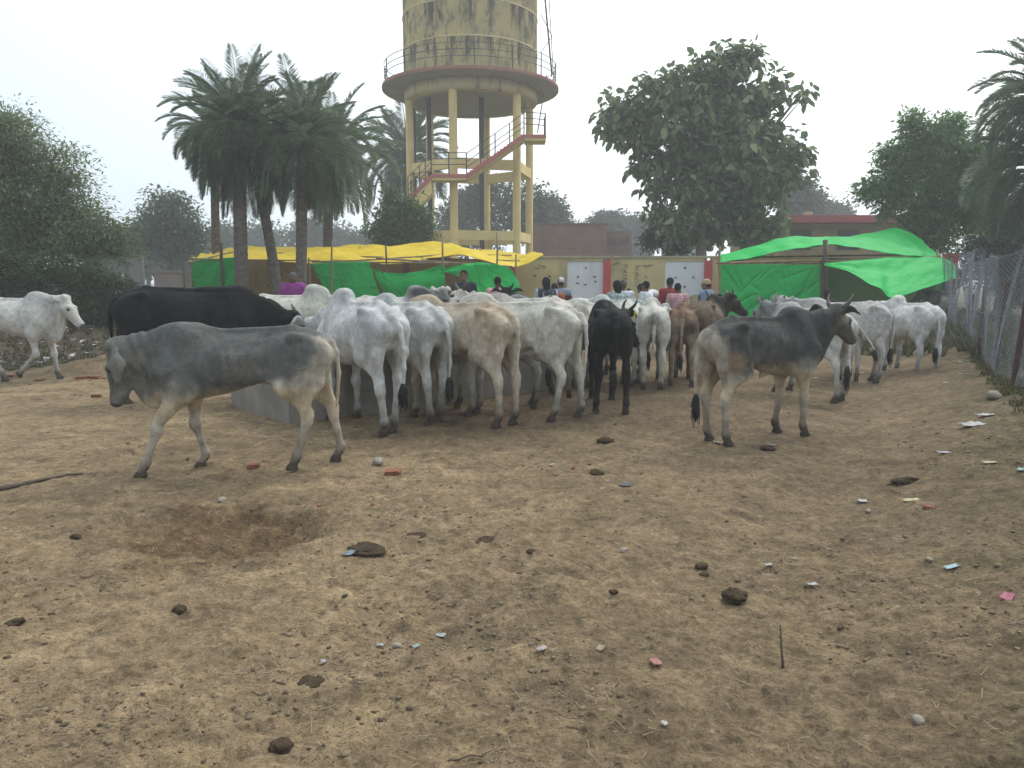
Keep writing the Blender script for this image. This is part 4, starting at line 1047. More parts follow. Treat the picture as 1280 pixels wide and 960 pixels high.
sheet('roof_sheet', [at(*p) for p in ((236, 327, 21.6), (300, 324, 21.4), (345, 325, 21.3), (395, 329, 21.2), (440, 325, 21.2), (500, 331, 21.1), (545, 321, 21), (575, 317, 20.8), (612, 329, 20.8), (648, 334, 20.8), (680, 320, 20.9))],
      [at(*p) for p in ((262, 316, 25.3), (300, 309, 25.4), (350, 308, 25.6), (400, 310, 25.6), (440, 305, 25.6), (480, 309, 25.6), (520, 303, 25.6), (545, 302, 25.6), (580, 310, 25.6), (618, 312, 25.6), (648, 319, 25.6), (676, 318, 25.4))],
      M_YTARP, LT, 160, 30, folds=((1, .3, 0, .07, 3.1), (1, -.4, 2, .035, 7.3), (.8, .5, 1, .02, 15)), amp=.03, seed=3)
sheet('green_side_sheet', [at(241, 322, 21.5), at(270, 323, 21.4), at(299, 321, 21.3)], [at(240, 372, 21.5), at(270, 372, 21.4), at(294, 368, 21.3)], M_GREEN, LT, 50, 36, folds=((1, .9, 0, .03, 9),), amp=.02, seed=5, crease=.03)
sheet('green_side_sheet', [at(388, 329, 21), at(425, 328, 20.9), at(461, 327, 20.9)], [at(412, 373, 21), at(440, 378, 20.9), at(478, 376, 20.9)], M_GREEN, LT, 60, 36, folds=((1, .5, 0, .03, 8),), amp=.03, seed=8, crease=.035)
sheet('green_side_sheet', [at(465, 336, 20.8), at(482, 341, 20.7), at(505, 342, 20.6), at(530, 338, 20.6), at(556, 330, 20.6)], [at(482, 374, 20.8), at(505, 377, 20.7), at(530, 376, 20.6), at(557, 376, 20.6)], M_GREEN, LT, 60, 36, folds=((1, .4, 0, .05, 8), (0, 1, 1, .05, 10)), amp=.04, seed=12, crease=.03)
sheet('green_side_sheet', [at(551, 337, 20.5), at(575, 331, 20.4), at(600, 328, 20.3), at(625, 331, 20.3), at(641, 338, 20.3), at(647, 352, 20.4)], [at(556, 340, 20.5), at(575, 346, 20.4), at(590, 358, 20.3), at(612, 376, 20.2), at(632, 380, 20.2), at(646, 376, 20.3)], M_GREEN2, LT, 70, 40, folds=((.7, .9, 0, .06, 6), (1, -.2, 1, .03, 14)), amp=.05, seed=15, crease=.03)
for px, dd, top in ((240, 21.5, 320), (277, 21.3, 304), (386, 21, 322), (415, 20.9, 300), (482, 20.8, 304), (553, 20.6, 290), (621, 20.6, 290), (645, 20.6, 318), (300, 25, 310), (450, 25, 308), (600, 25, 310)):
    b_ = at(px+random.uniform(-1, 1), 380, dd); pole(LT, (b_.x, b_.y, -.1), at(px, top, dd), .032 if px != 277 else .06, M_WOOD if px in (277, 482) else M_BAMB, seed=px)
for a, b in (((238, 324, 21.5), (400, 326, 21.1)), ((390, 327, 21.1), (560, 329, 20.7)), ((470, 323, 20.9), (640, 333, 20.6)), ((420, 320, 22.5), (650, 326, 22.3)), ((290, 316, 24), (640, 319, 24)), ((445, 326, 21.2), (560, 318, 22.0)), ((225, 331, 21), (300, 313, 22.4))):
    pole(LT, at(*a), at(*b), .026, seed=a[0])
for a, b in (((500, 327, 21), (600, 334, 20.7)), ((520, 320, 21.4), (580, 336, 20.7)), ((590, 321, 21), (636, 335, 20.6))): pole(LT, at(*a), at(*b), .014, seed=a[0])

RT_ = empty('green_tent', (at(1040, 350, 20).x, 20, 0)); tag(RT_, 'green plastic sheet tent on bamboo poles with its right half open', 'tent')
sheet('roof_sheet', [at(*p) for p in ((899, 329, 20), (930, 324, 20), (965, 315, 20), (1000, 310, 20), (1040, 306, 20), (1075, 309, 20), (1110, 317, 20), (1145, 321, 20), (1174, 322, 20.2))],
      [at(*p) for p in ((902, 319, 23), (930, 311, 23.5), (985, 297, 24), (1030, 296, 24), (1070, 295, 24), (1100, 289, 24), (1118, 285, 24), (1135, 289, 24), (1155, 302, 23.6), (1173, 321, 22))],
      M_GREEN2, RT_, 120, 34, folds=((.5, 1, 0, .05, 5), (1, .5, 2, .02, 12)), amp=.05, seed=21)
sheet('green_side_sheet', [at(898, 331, 19.9), at(940, 330, 19.85), at(985, 331, 19.8), at(1027, 331, 19.8)], [at(899, 408, 19.9), at(930, 409, 19.85), at(985, 407, 19.8), at(1022, 403, 19.8)], M_GREEN, RT_, 150, 90, folds=((1, .8, 0, .012, 7),), amp=.025, seed=25, crease=.012, lines=((.05, .05, .22, .45, .05), (.14, .03, .24, .40, .04), (.22, .45, .42, .12, .05), (.30, .30, .40, .42, .04), (.08, .70, .36, .48, .05), (.10, .95, .55, .45, .055), (.36, .30, .52, .05, .04), (.22, .98, .62, .60, .04), (.58, .80, .86, .40, .055), (.80, .55, .97, .30, .05), (.60, .25, .85, .10, .03), (.42, .55, .60, .75, .03), (.93, .05, .70, .95, .03)))
sheet('awning_sheet', [at(*p) for p in ((1030, 329, 19.7), (1065, 326, 19.8), (1110, 322, 20), (1150, 320.5, 20.1), (1180, 323, 20.0), (1194, 331, 19.6))],
      [at(*p) for p in ((1031, 331, 19.5), (1060, 338, 18.9), (1088, 356, 18.4), (1102, 361, 18.2), (1110, 373, 18.1), (1125, 371, 18.1), (1150, 362, 18.3), (1196, 347, 18.8))],
      M_GREEN2, RT_, 110, 44, folds=((.3, 1, 0, .014, 6), (1, .6, 1, .006, 13)), amp=.035, seed=28, crease=.01, sag=.03)
sheet('back_sheet', [at(1030, 322, 23.9), at(1100, 324, 23.9), at(1158, 326, 23.9)], [at(1030, 412, 23.9), at(1100, 412, 23.9), at(1156, 408, 23.9)], M_TENT_SHADE, RT_, 50, 30, folds=((1, .1, 0, .06, 4),), amp=.05, seed=31)
sheet('green_side_sheet', [at(1155, 352, 20.6), at(1166, 350, 20.5), at(1177, 348, 20.4)], [at(1153, 380, 20.6), at(1165, 388, 20.5), at(1176, 372, 20.4)], M_GREEN, RT_, 20, 16, amp=.03, seed=33)
for px, dd, top, r, mt in ((900, 19.9, 308, .04, M_BAMB), (1029, 19.75, 300, .07, M_WOOD), (1034, 19.9, 300, .035, M_BAMB), (1172, 20.3, 312, .04, M_BAMB), (905, 23, 318, .04, M_BAMB), (1150, 23.6, 303, .04, M_WOOD)):
    b_ = at(px, 380, dd); pole(RT_, (b_.x, b_.y, -.1), at(px+(2 if r == .07 else 0), top, dd), r, mt, seed=px)
for a, b in (((895, 329, 19.9), (1036, 325, 19.8)), ((900, 327, 20.2), (1030, 329, 20.1)), ((1025, 327, 19.9), (1176, 321, 20.1)), ((905, 322, 22), (1160, 318, 22.3))): pole(RT_, at(*a), at(*b), .028, seed=a[0])
for k in range(7): pole(RT_, at(903+k*18, 330, 19.9), at(915+k*18, 325+(k % 2)*2, 20.1), .014, seed=k)

# ------------------------------------------------------------------ wire fence on leaning rusty angle posts
M_WIRE = mat('galvanised_wire', (.21, .23, .26), .7, (.14, .15, .17), 3)
M_RUST = mat('rusty_iron', (.10, .045, .035), .9, (.05, .03, .028), 12)
def fx(y): return 6.6+(y-10.4)*.5
FN = empty('wire_fence', (fx(8), 8, 0)); tag(FN, 'grey chain-link wire fence on leaning rusty iron posts running away on the right', 'fence')
fo = Vector(FN.location)
for (px0, py0, px1, py1) in ((1243, 489, 1263, 352), (1222, 470, 1233, 356), (1207, 453, 1216, 368), (1195, 431, 1216, 384)):
    g = ground(px0, py0); t_ = at(px1, py1, g.y-.05); gg = Vector((g.x, g.y, -.1)); d = t_-gg
    mb = MB(); Mx = d.to_track_quat('Z', 'Y').to_matrix(); c = (gg+t_)/2-fo
    mb.box(c, (.055, .010, d.length), M=Mx); mb.box(c+Mx@Vector((-.023, .027, 0)), (.008, .05, d.length), M=Mx); mb.build('post', M_RUST, FN)
for yy in (8.6, 20.0, 22.0, 24.0):
    mb = MB(); mb.tube([Vector((fx(yy), yy, -.1))-fo, Vector((fx(yy)+.12, yy, 1.7))-fo], .03, 6); mb.build('post', M_RUST, FN)
def fpt(s, z):      # s metres along the fence
    y = 7.4+s*.894; x = fx(y); b = .07*math.sin(s*1.7)+.05*math.sin(s*4.1+z*2)+.03*math.sin(s*9.3+z)
    zz = gz(x, y)*.6
    top = 1.72+.10*math.sin(s*1.1)+.05*math.sin(s*3.7)
    h = z/1.75*top; return Vector((x+b*.6*(.3+z)+.16*z*math.sin(s*.9), y-b*.5, zz+h))-fo
mb = MB(); Lf = 18.0; ce = .07; nw = int((Lf+1.75)/ce)
for fam in (1, -1):
    for k in range(nw):
        s0 = k*ce-1.75 if fam == 1 else k*ce
        pts = []
        for i in range(13):
            z = 1.75*i/12; s = s0+z*fam+ce*.5*(0 if i % 2 else .25)
            if 0 <= s <= Lf: pts.append(fpt(s, z))
        if len(pts) > 1: mb.tube(pts, .0023, 3, cap=False)
for z in (.03, .9, 1.72):
    mb.tube([fpt(s, z) for s in np.linspace(0, Lf, 90)], .005, 4)
tag(mb.build('chain_link_mesh', M_WIRE, FN), kind='stuff')

# ------------------------------------------------------------------ trees
def leaf_mat(name, tr=.35, rough=.6):
    m, nt, b = nodes_mat(name); N, L = nt.nodes, nt.links
    a = N.new('ShaderNodeAttribute'); a.attribute_name = 'coat'; L.new(a.outputs['Color'], b.inputs['Base Color'])
    b.inputs['Roughness'].default_value = rough; b.inputs['Specular IOR Level'].default_value = .25
    t = N.new('ShaderNodeBsdfTranslucent'); L.new(a.outputs['Color'], t.inputs['Color'])
    ms = N.new('ShaderNodeMixShader'); ms.inputs[0].default_value = tr; L.new(b.outputs[0], ms.inputs[1]); L.new(t.outputs[0], ms.inputs[2])
    L.new(ms.outputs[0], N['Material Output'].inputs['Surface']); return m
M_LEAF = leaf_mat('leaves')
M_BARK = mat('bark', (.12, .095, .075), .95, (.06, .05, .04), 4, 6, bump=.8, bscale=14, stretch=(1, 1, .3))
M_BARKL = mat('pale_bark', (.20, .165, .14), .95, (.12, .10, .085), 4, 6, bump=.6, bscale=14, stretch=(1, 1, .3))
def leaves(C, n_per, spread, size, cols, rs, aspect=.45, droop=.3, flat=.5, elong=1.0, jit=.35):
    """C (k,3) clump centres -> leaf quads; returns V, F, colours"""
    k = len(C); n = k*n_per
    base = np.repeat(C, n_per, 0); d = rs.normal(size=(n, 3)); d /= np.linalg.norm(d, axis=1, keepdims=True)
    rr = spread*rs.rand(n, 1)**.5
    pos = base+d*rr*np.array([elong, elong, flat])
    ax = d*np.array([1, 1, .6])+rs.normal(size=(n, 3))*.5; ax[:, 2] -= droop; ax /= np.linalg.norm(ax, axis=1, keepdims=True)
    up = np.array([0, 0, 1.])+rs.normal(size=(n, 3))*.55; sd = np.cross(ax, up); sd /= np.linalg.norm(sd, axis=1, keepdims=True)+1e-6
    L = size*(1+jit*(rs.rand(n, 1)*2-1)); w = L*aspect*.5
    V = np.stack([pos, pos+ax*L*.45+sd*w, pos+ax*L, pos+ax*L*.45-sd*w], 1).reshape(-1, 3)
    F = np.arange(n*4).reshape(-1, 4)
    if size > .3:      # broad leaf: two halves folded along the midrib
        nr = np.cross(sd, ax)*L*.10; b0 = pos; t0 = pos+ax*L-nr*.8
        V = np.stack([b0, pos+ax*L*.28+sd*w+nr, pos+ax*L*.68+sd*w*.85+nr*.6, t0, pos+ax*L*.68-sd*w*.85+nr*.6, pos+ax*L*.28-sd*w+nr], 1).reshape(-1, 3)
        q = np.arange(n)[:, None]*6; F = np.concatenate([q+np.array([[0, 1, 2, 3]]), q+np.array([[0, 3, 4, 5]])])
    cl = np.repeat(rs.rand(k, 1), n_per, 0)*.6+rs.rand(n, 1)*.4
    c = np.array(cols[0])*(1-cl)+np.array(cols[1])*cl
    if len(cols) > 2:
        m = rs.rand(n) < cols[3]; c[m] = np.array(cols[2])
    return V, F, np.repeat(c, len(V)//n, 0)
def tree(name, label, base, blobs, D, clump, n_per, spread, size, cols, trunk_r=.2, seed=0, cat='tree', group=None, dz=.75, bark=None, droop=.3, flat=.6, aspect=.45,
         fill=.75, trunk_top=None, limbs=True, elong=1.0, twigs=True, lean=0):
    rs = np.random.RandomState(seed); rnd = random.Random(seed)
    base = Vector(base); root = empty(name, base); tag(root, label, cat, group)
    cs = []; ctr = []
    vol = sum(b[2]**2 for b in blobs)
    for (px, py, r) in blobs:
        c = at(px, py, D); rw = r*D/950; yo = rs.uniform(-.5, .5)*rw
        cc = np.array([c.x, c.y+yo, c.z]); n = max(3, int(clump*r*r/vol)); ctr.append((cc, rw))
        d = rs.normal(size=(n, 3)); d /= np.linalg.norm(d, axis=1, keepdims=True)
        rad = rs.rand(n, 1)**(1/3.)*(1-fill)+fill*np.sqrt(rs.rand(n, 1)); rad = np.clip(rad, 0, 1)
        p = cc+d*rad*rw*np.array([1, dz, 1])*(1+.16*rs.normal(size=(n, 1))); cs.append(p)
    C = np.concatenate(cs); C[:, 2] = np.maximum(C[:, 2], base.z+.25)
    bb = np.array(base)
    V, F, c = leaves(C, n_per, spread, size, cols, rs, aspect, droop, flat, elong)
    tag(link(bpy.data.objects.new('crown', mesh_np('crown', V-bb, F, M_LEAF, False, c)), root), kind=None)
    # trunk, limbs
    tt = Vector(trunk_top) if trunk_top else Vector(np.average([a[0] for a in ctr], axis=0, weights=[a[1] for a in ctr]))
    mb = MB(); n = 9; pts = []; rd = []
    for i in range(n):
        t = i/(n-1); p = base.lerp(tt, t)-base+Vector((rnd.uniform(-1, 1), rnd.uniform(-1, 1), 0))*trunk_r*.35*(0 < i)
        if i == 0: p.z -= .15
        pts.append(p); rd.append(trunk_r*(1.25 if i == 0 else 1.0)*(1-.6*t))
    mb.tube(pts, rd, 12); mb.build('trunk', bark or M_BARK, root, True)
    if limbs:
        mb = MB()
        for (cc, rw) in ctr:
            st = pts[rnd.randint(4, 7)]; e = Vector(cc)-base; m = st.lerp(e, .5)+Vector((rnd.uniform(-.2, .2), rnd.uniform(-.2, .2), -.12*rw))
            mb.tube([st, st.lerp(m, .5)+Vector((0, 0, .03)), m, m.lerp(e, .6), e], [trunk_r*.38, trunk_r*.33, trunk_r*.27, trunk_r*.2, trunk_r*.10], 7)
            if twigs:
                idx = [i for i in range(len(C)) if np.linalg.norm(C[i]-cc) < rw*1.3][:max(6, int(16*min(rw, 2)))]
                for i in idx:
                    q = Vector(C[i])-base; a = m.lerp(e, rnd.random()); mb.tube([a, a.lerp(q, .5)+Vector((0, 0, -.05)), q], [trunk_r*.09, trunk_r*.06, .008], 4, cap=False)
        mb.build('limbs', bark or M_BARK, root, True)
    return root
G = 'trees standing beyond the yard'
tree('broad_leaved_tree', 'big tree with large drooping dark leaves behind the wall beside the green tent', (at(877, 350, 29).x, 29, 0),
     [(905, 84, 30), (868, 95, 30), (935, 70, 18), (825, 110, 26), (770, 132, 22), (800, 150, 34), (845, 150, 44), (900, 140, 50), (945, 130, 26), (968, 102, 13), (990, 120, 7), (1006, 112, 9), (775, 158, 22), (800, 178, 14), (812, 205, 20), (860, 200, 48),
      (915, 195, 50), (960, 180, 34), (988, 196, 15), (1006, 190, 12), (818, 236, 12), (868, 240, 30), (920, 245, 40), (962, 232, 28), (985, 210, 18), (838, 284, 22), (822, 262, 11), (905, 280, 34), (955, 285, 26), (875, 290, 15), (1000, 228, 9)],
     29, 1000, 10, .40, .33, ((.07, .12, .05), (.17, .225, .105), (.29, .32, .17), .12), .26, 11, bark=M_BARKL, droop=.75, aspect=.55, trunk_top=at(882, 130, 29), flat=.8, group=G)
tree('feathery_tree', 'large feathery acacia-like tree filling the left edge above the far left cow', (at(-40, 350, 18).x, 18, 0),
     [(15, 175, 42), (58, 205, 34), (-30, 200, 60), (75, 238, 26), (30, 245, 50), (-30, 270, 70), (100, 265, 22), (70, 285, 40), (20, 310, 45), (118, 292, 32), (140, 300, 22), (95, 325, 32), (40, 345, 30), (-30, 330, 60), (150, 318, 14), (5, 158, 22)],
     18, 4200, 18, .42, .10, ((.10, .15, .07), (.22, .275, .13)), .22, 12, droop=.15, flat=.30, aspect=.34, elong=1.5, fill=.55, group=G)
tree('low_thicket', 'low dark bush under the feathery tree behind the far left cow', (at(60, 360, 17).x, 17, 0), [(10, 355, 28), (45, 352, 22), (80, 350, 20), (110, 345, 18), (-25, 350, 30), (5, 392, 26), (40, 390, 22), (72, 386, 20), (98, 384, 18), (-30, 392, 30)], 17, 900, 14, .28, .09,
     ((.035, .06, .022), (.075, .105, .04)), .06, 13, cat='bush', fill=.6, flat=.5, trunk_top=at(60, 350, 17), group=G)
tree('low_thicket', 'dark low thicket between the feathery tree and the slab post', (at(120, 360, 21).x, 21, 0), [(95, 350, 16), (118, 352, 16), (140, 353, 13), (155, 358, 9), (90, 378, 18), (112, 380, 18), (134, 380, 16), (150, 378, 12), (100, 402, 14), (125, 402, 14), (146, 400, 10)], 21, 1000, 14, .28, .10,
     ((.045, .07, .03), (.09, .12, .05)), .05, 19, cat='bush', fill=.6, flat=.5, trunk_top=at(120, 352, 21), group=G)
tree('round_tree', 'dark rounded tree between the feathery tree and the palms', (at(212, 360, 42).x, 42, 0), [(208, 272, 34), (235, 288, 28), (180, 282, 24), (212, 300, 34), (245, 305, 18), (185, 305, 22), (205, 250, 16), (225, 255, 14)], 42, 800, 12, .55, .24,
     ((.045, .08, .04), (.09, .13, .06)), .3, 14, flat=.7, group=G)
tree('leafy_tree', 'green leafy tree at the right between the green tent and the edge palm', (at(1165, 350, 25).x, 25, 0), [(1142, 150, 14), (1150, 172, 24), (1190, 160, 22), (1168, 195, 36), (1118, 200, 24), (1085, 238, 15), (1108, 232, 22), (1145, 235, 32), (1210, 205, 34), (1238, 215, 20), (1195, 245, 32), (1235, 245, 22), (1150, 270, 24), (1185, 275, 26), (1222, 270, 20), (1172, 300, 18), (1110, 262, 14)],
     25, 1900, 13, .32, .18, ((.07, .15, .045), (.19, .29, .10)), .17, 15, flat=.7, aspect=.4, trunk_top=at(1168, 210, 25), group=G)
tree('tower_bush', 'bright green leafy bush at the foot of the water tower stair', (at(500, 350, 31).x, 31, 0), [(498, 285, 30), (520, 288, 22), (478, 288, 20), (492, 258, 20), (510, 262, 18), (484, 240, 9), (525, 272, 14), (500, 310, 25)], 31, 700, 12, .30, .20,
     ((.04, .09, .02), (.12, .19, .06)), .14, 16, cat='bush', flat=.7, group=G)
tree('shade_tree', 'dark dense tree beyond the wire fence below the edge palm', (at(1250, 350, 27).x, 27, 0), [(1262, 270, 38), (1235, 300, 28), (1270, 320, 34), (1215, 315, 24), (1240, 340, 26), (1280, 360, 30), (1205, 345, 14), (1290, 290, 30)], 27, 1300, 13, .34, .15,
     ((.028, .05, .022), (.065, .09, .038)), .2, 17, flat=.7, group=G)
tree('small_tree', 'small dark tree just behind the white panel wall under the big leaves', (at(835, 350, 31).x, 31, 0), [(835, 285, 26), (815, 300, 13), (850, 300, 20), (832, 268, 12)], 31, 400, 12, .3, .2, ((.035, .05, .03), (.07, .085, .045)), .12, 18, flat=.7, group=G)
bt = bpy.data.objects.get('broad_leaved_tree'); bc = [c for c in bt.children if c.name.startswith('crown')][0]; tag(bc, kind='stuff')
_lm = mesh_np('leaf', [(0, 0, 0), (.09, .075, .02), (.22, .06, .012), (.33, 0, -.02), (.22, -.06, .012), (.09, -.075, .02)], [(0, 1, 2, 3), (0, 3, 4, 5)], M_LEAF, False, np.array([(.17, .225, .105)]*6))
_rs = random.Random(5); _co = [v.co for v in bc.data.vertices]; _fr = sorted(_rs.sample(range(len(_co)), 1500), key=lambda i: _co[i].y)[:280]
for i in _fr:
    o = link(bpy.data.objects.new('leaf', _lm), bt); o.location = _co[i]; o.rotation_euler = (_rs.uniform(-.6, .6), _rs.uniform(.3, 1.3), _rs.uniform(0, 6.28)); sc = _rs.uniform(.8, 1.25); o.scale = (sc, sc, sc)
far = [(140, 322, 16, 60), (185, 325, 14, 64), (222, 322, 15, 58), (245, 328, 12, 62), (615, 250, 30, 62), (660, 250, 26, 58), (688, 262, 22, 64), (585, 262, 26, 66), (775, 285, 20, 85), (758, 278, 13, 80), (800, 290, 16, 90), (990, 240, 26, 60), (1010, 262, 20, 66), (285, 300, 22, 80), (330, 300, 24, 92),
       (375, 298, 22, 86), (425, 300, 20, 95), (455, 306, 16, 90), (1045, 268, 14, 75), (160, 300, 20, 75), (120, 300, 26, 70), (560, 290, 24, 75), (720, 292, 10, 95)]
desc = ['misty low scrub tree left of the slab post', 'misty low scrub tree behind the motorcycle', 'misty low scrub tree over the low pinkish wall', 'misty low scrub tree beside the tent corner', 'hazy tree right of the tower legs', 'hazy tree above the left end of the brick building', 'faint tree over the middle of the brick building', 'pale hazy tree seen between the tower columns', 'grey hazy tree above the lower brick block', 'faint treetop right behind the brick building corner',
        'faint low tree between brick building and big-leaved tree', 'hazy tree peeping out right of the big-leaved tree', 'thin hazy treetop above the yellow building roof', 'misty low tree between the first palm trunks', 'misty low tree behind the slanting palm trunk', 'misty tree behind the middle palm trunk',
        'misty tree right of the last palm trunk', 'misty low tree left of the tower bush', 'faint distant tree above the red roof edge', 'hazy tree behind the concrete slab', 'hazy tree behind the feathery tree', 'hazy tree at the foot of the tower', 'tiny faint tree far over the brick building']
for i, ((px, py, r, D), ds) in enumerate(zip(far, desc)):
    rs_ = random.Random(i); bl = [(px, py, r)]+[(px+rs_.uniform(-1, 1)*r, py+rs_.uniform(-.5, .9)*r, r*.6) for _ in range(4)]+[(px, min(py+r*1.3, 335), r*.8)]
    tree('distant_tree', ds, (at(px, 350, D).x, D, 0), bl, D, 420, 9, .011*D, .0052*D, ((.04, .06, .032), (.075, .10, .05)), .25, 30+i, flat=.7, twigs=False, group='hazy trees in the distance')

# palms
def frond_mesh(elev, L, seed, dead=False):
    rs = np.random.RandomState(seed); n = 30; e = R(elev); pts = [np.zeros(3)]; dirs = []
    for i in range(n):
        t = i/n; a = e-(.35+1.05*max(0, math.cos(e)))*t**1.3*(1.35)
        a = max(a, -1.45); dirs.append(np.array([math.cos(a), 0, math.sin(a)])); pts.append(pts[-1]+dirs[-1]*L/n)
    pts = np.array(pts); V = []; F = []; C = []
    def q(a, b, c, d, col):
        k = len(V); V.extend([a, b, c, d]); F.append((k, k+1, k+2, k+3)); C.extend([col]*4)
    g1, g2 = np.array((.085, .135, .08)), np.array((.19, .25, .155))
    if dead: g1, g2 = np.array((.10, .085, .045)), np.array((.17, .14, .07))
    for i in range(n):      # rachis
        w = .022*(1-i/n)+.006
        for s in (np.array([0, w, 0]), np.array([0, 0, w])): q(pts[i]-s, pts[i+1]-s, pts[i+1]+s, pts[i]+s, (.12, .13, .06))
    m = 74
    for j in range(m):
        t = .12+.88*j/m; i = min(int(t*n), n-1); p = pts[i]+(pts[i+1]-pts[i])*(t*n-i); d = dirs[i]; up = np.array([-d[2], 0, d[0]])
        ll = L*.235*math.sin(math.pi*min(1, .18+t*.80))**.6
        for s in (-1, 1):
            ax = d*(.62+.2*rs.rand())+np.array([0, s, 0])*(.75+.15*rs.rand())+up*(.35+.35*rs.rand()-.15); ax /= np.linalg.norm(ax)
            tip = p+ax*ll*(.85+.3*rs.rand())+np.array([0, 0, -ll*.18]); w = up*.018+d*.008; mid = p+(tip-p)*.5+np.array([0, 0, .03*ll])
            col = g1+(g2-g1)*rs.rand()
            k = len(V); V.extend([p-w*.5, mid-w, tip, mid+w]); F.append((k, k+1, k+2, k+3)); C.extend([col]*4)
    return mesh_np('frond', np.array(V), np.array(F), M_LEAF, False, np.array(C))
FR = {}
for ec in (80, 62, 45, 28, 10, -10, -32, -55):
    FR[ec] = [frond_mesh(ec, 2.6, abs(ec)*3+k) for k in range(2)]
FRD = [frond_mesh(-62, 2.3, 500+k, True) for k in range(2)]
M_PALM = mat('palm_trunk', (.15, .125, .105), .95, (.075, .062, .052), 7, 6, bump=1.0, bscale=20, stretch=(1, 1, 2.2))
def palm(label, base, crown, r=.19, scale=1.0, n=52, seed=0, dead=8, group='date palms by the yellow tent'):
    rnd = random.Random(seed); b = Vector(base); c = Vector(crown)-b; root = empty('date_palm', b); tag(root, label, 'palm tree', group)
    V = []; nn = 70; k = 12; mb = MB(); pts = []; rd = []
    for i in range(nn):
        t = i/(nn-1); p = Vector((c.x*(t**1.4), c.y*t, c.z*t-.15*(i == 0))); pts.append(p); rd.append(r*(1.28-.35*min(1, t*4) if t < .25 else .95-.08*t)*(1+.07*(i % 2)) + (.06 if t > .93 else 0))
    mb.tube(pts, rd, 14); mb.build('trunk', M_PALM, root, True)
    ks = sorted(FR)
    for i in range(n):
        t = (i+.5)/n; el = 84-128*t**1.05+rnd.uniform(-8, 8); e = min(ks, key=lambda q: abs(q-el)); a = i*2.399+rnd.uniform(-.25, .25)
        o = bpy.data.objects.new('frond', FR[e][rnd.randint(0, 1)]); link(o, root); o.location = pts[-1]+Vector((math.cos(a)*r*.6, math.sin(a)*r*.6, -.35*t)); sc = scale*rnd.uniform(.85, 1.12)
        o.rotation_euler = (rnd.uniform(-.25, .25), 0, a); o.scale = (sc, sc, sc)
    for i in range(dead):
        a = rnd.random()*6.28; o = bpy.data.objects.new('frond', FRD[i % 2]); link(o, root); o['label'] = 'dry brown hanging frond'; o.location = pts[-1]+Vector((math.cos(a)*r, math.sin(a)*r, -.5)); o.rotation_euler = (0, rnd.uniform(0, .3), a); o.scale = (scale*.85,)*3
    return root
def gp(px, D): p = at(px, 350, D); return (p.x, D, 0)
palm('date palm with the thickest straight trunk in front of the yellow tent', gp(300, 19.2), at(297, 150, 19.6), .175, .66, 84, 1)
palm('slim date palm rising leftmost, behind the tent corner', gp(271, 25), at(268, 162, 24.5), .14, .60, 60, 2)
palm('date palm leaning with a slanting trunk beside the thick one', gp(350, 19.8), at(314, 190, 20.3), .135, .60, 60, 3)
palm('date palm with a straight trunk above the purple-shawled woman', gp(374, 19.5), at(379, 168, 19.8), .145, .70, 82, 4)
palm('rightmost date palm of the clump, its trunk behind the yellow roof', gp(408, 27), at(412, 190, 27), .18, .92, 64, 5)
palm('hazy date palm behind the left columns of the water tower', gp(512, 47), at(510, 190, 47), .22, 1.35, 60, 6, group='hazy palms')
palm('tall date palm cut by the right edge of the view', gp(1300, 20), at(1314, 112, 20), .2, .74, 70, 7, group='palms at the right edge')
palm('lower dense date palm at the right edge beyond the wire fence', gp(1306, 20.5), at(1302, 195, 20.8), .2, .80, 76, 8, dead=16, group='palms at the right edge')
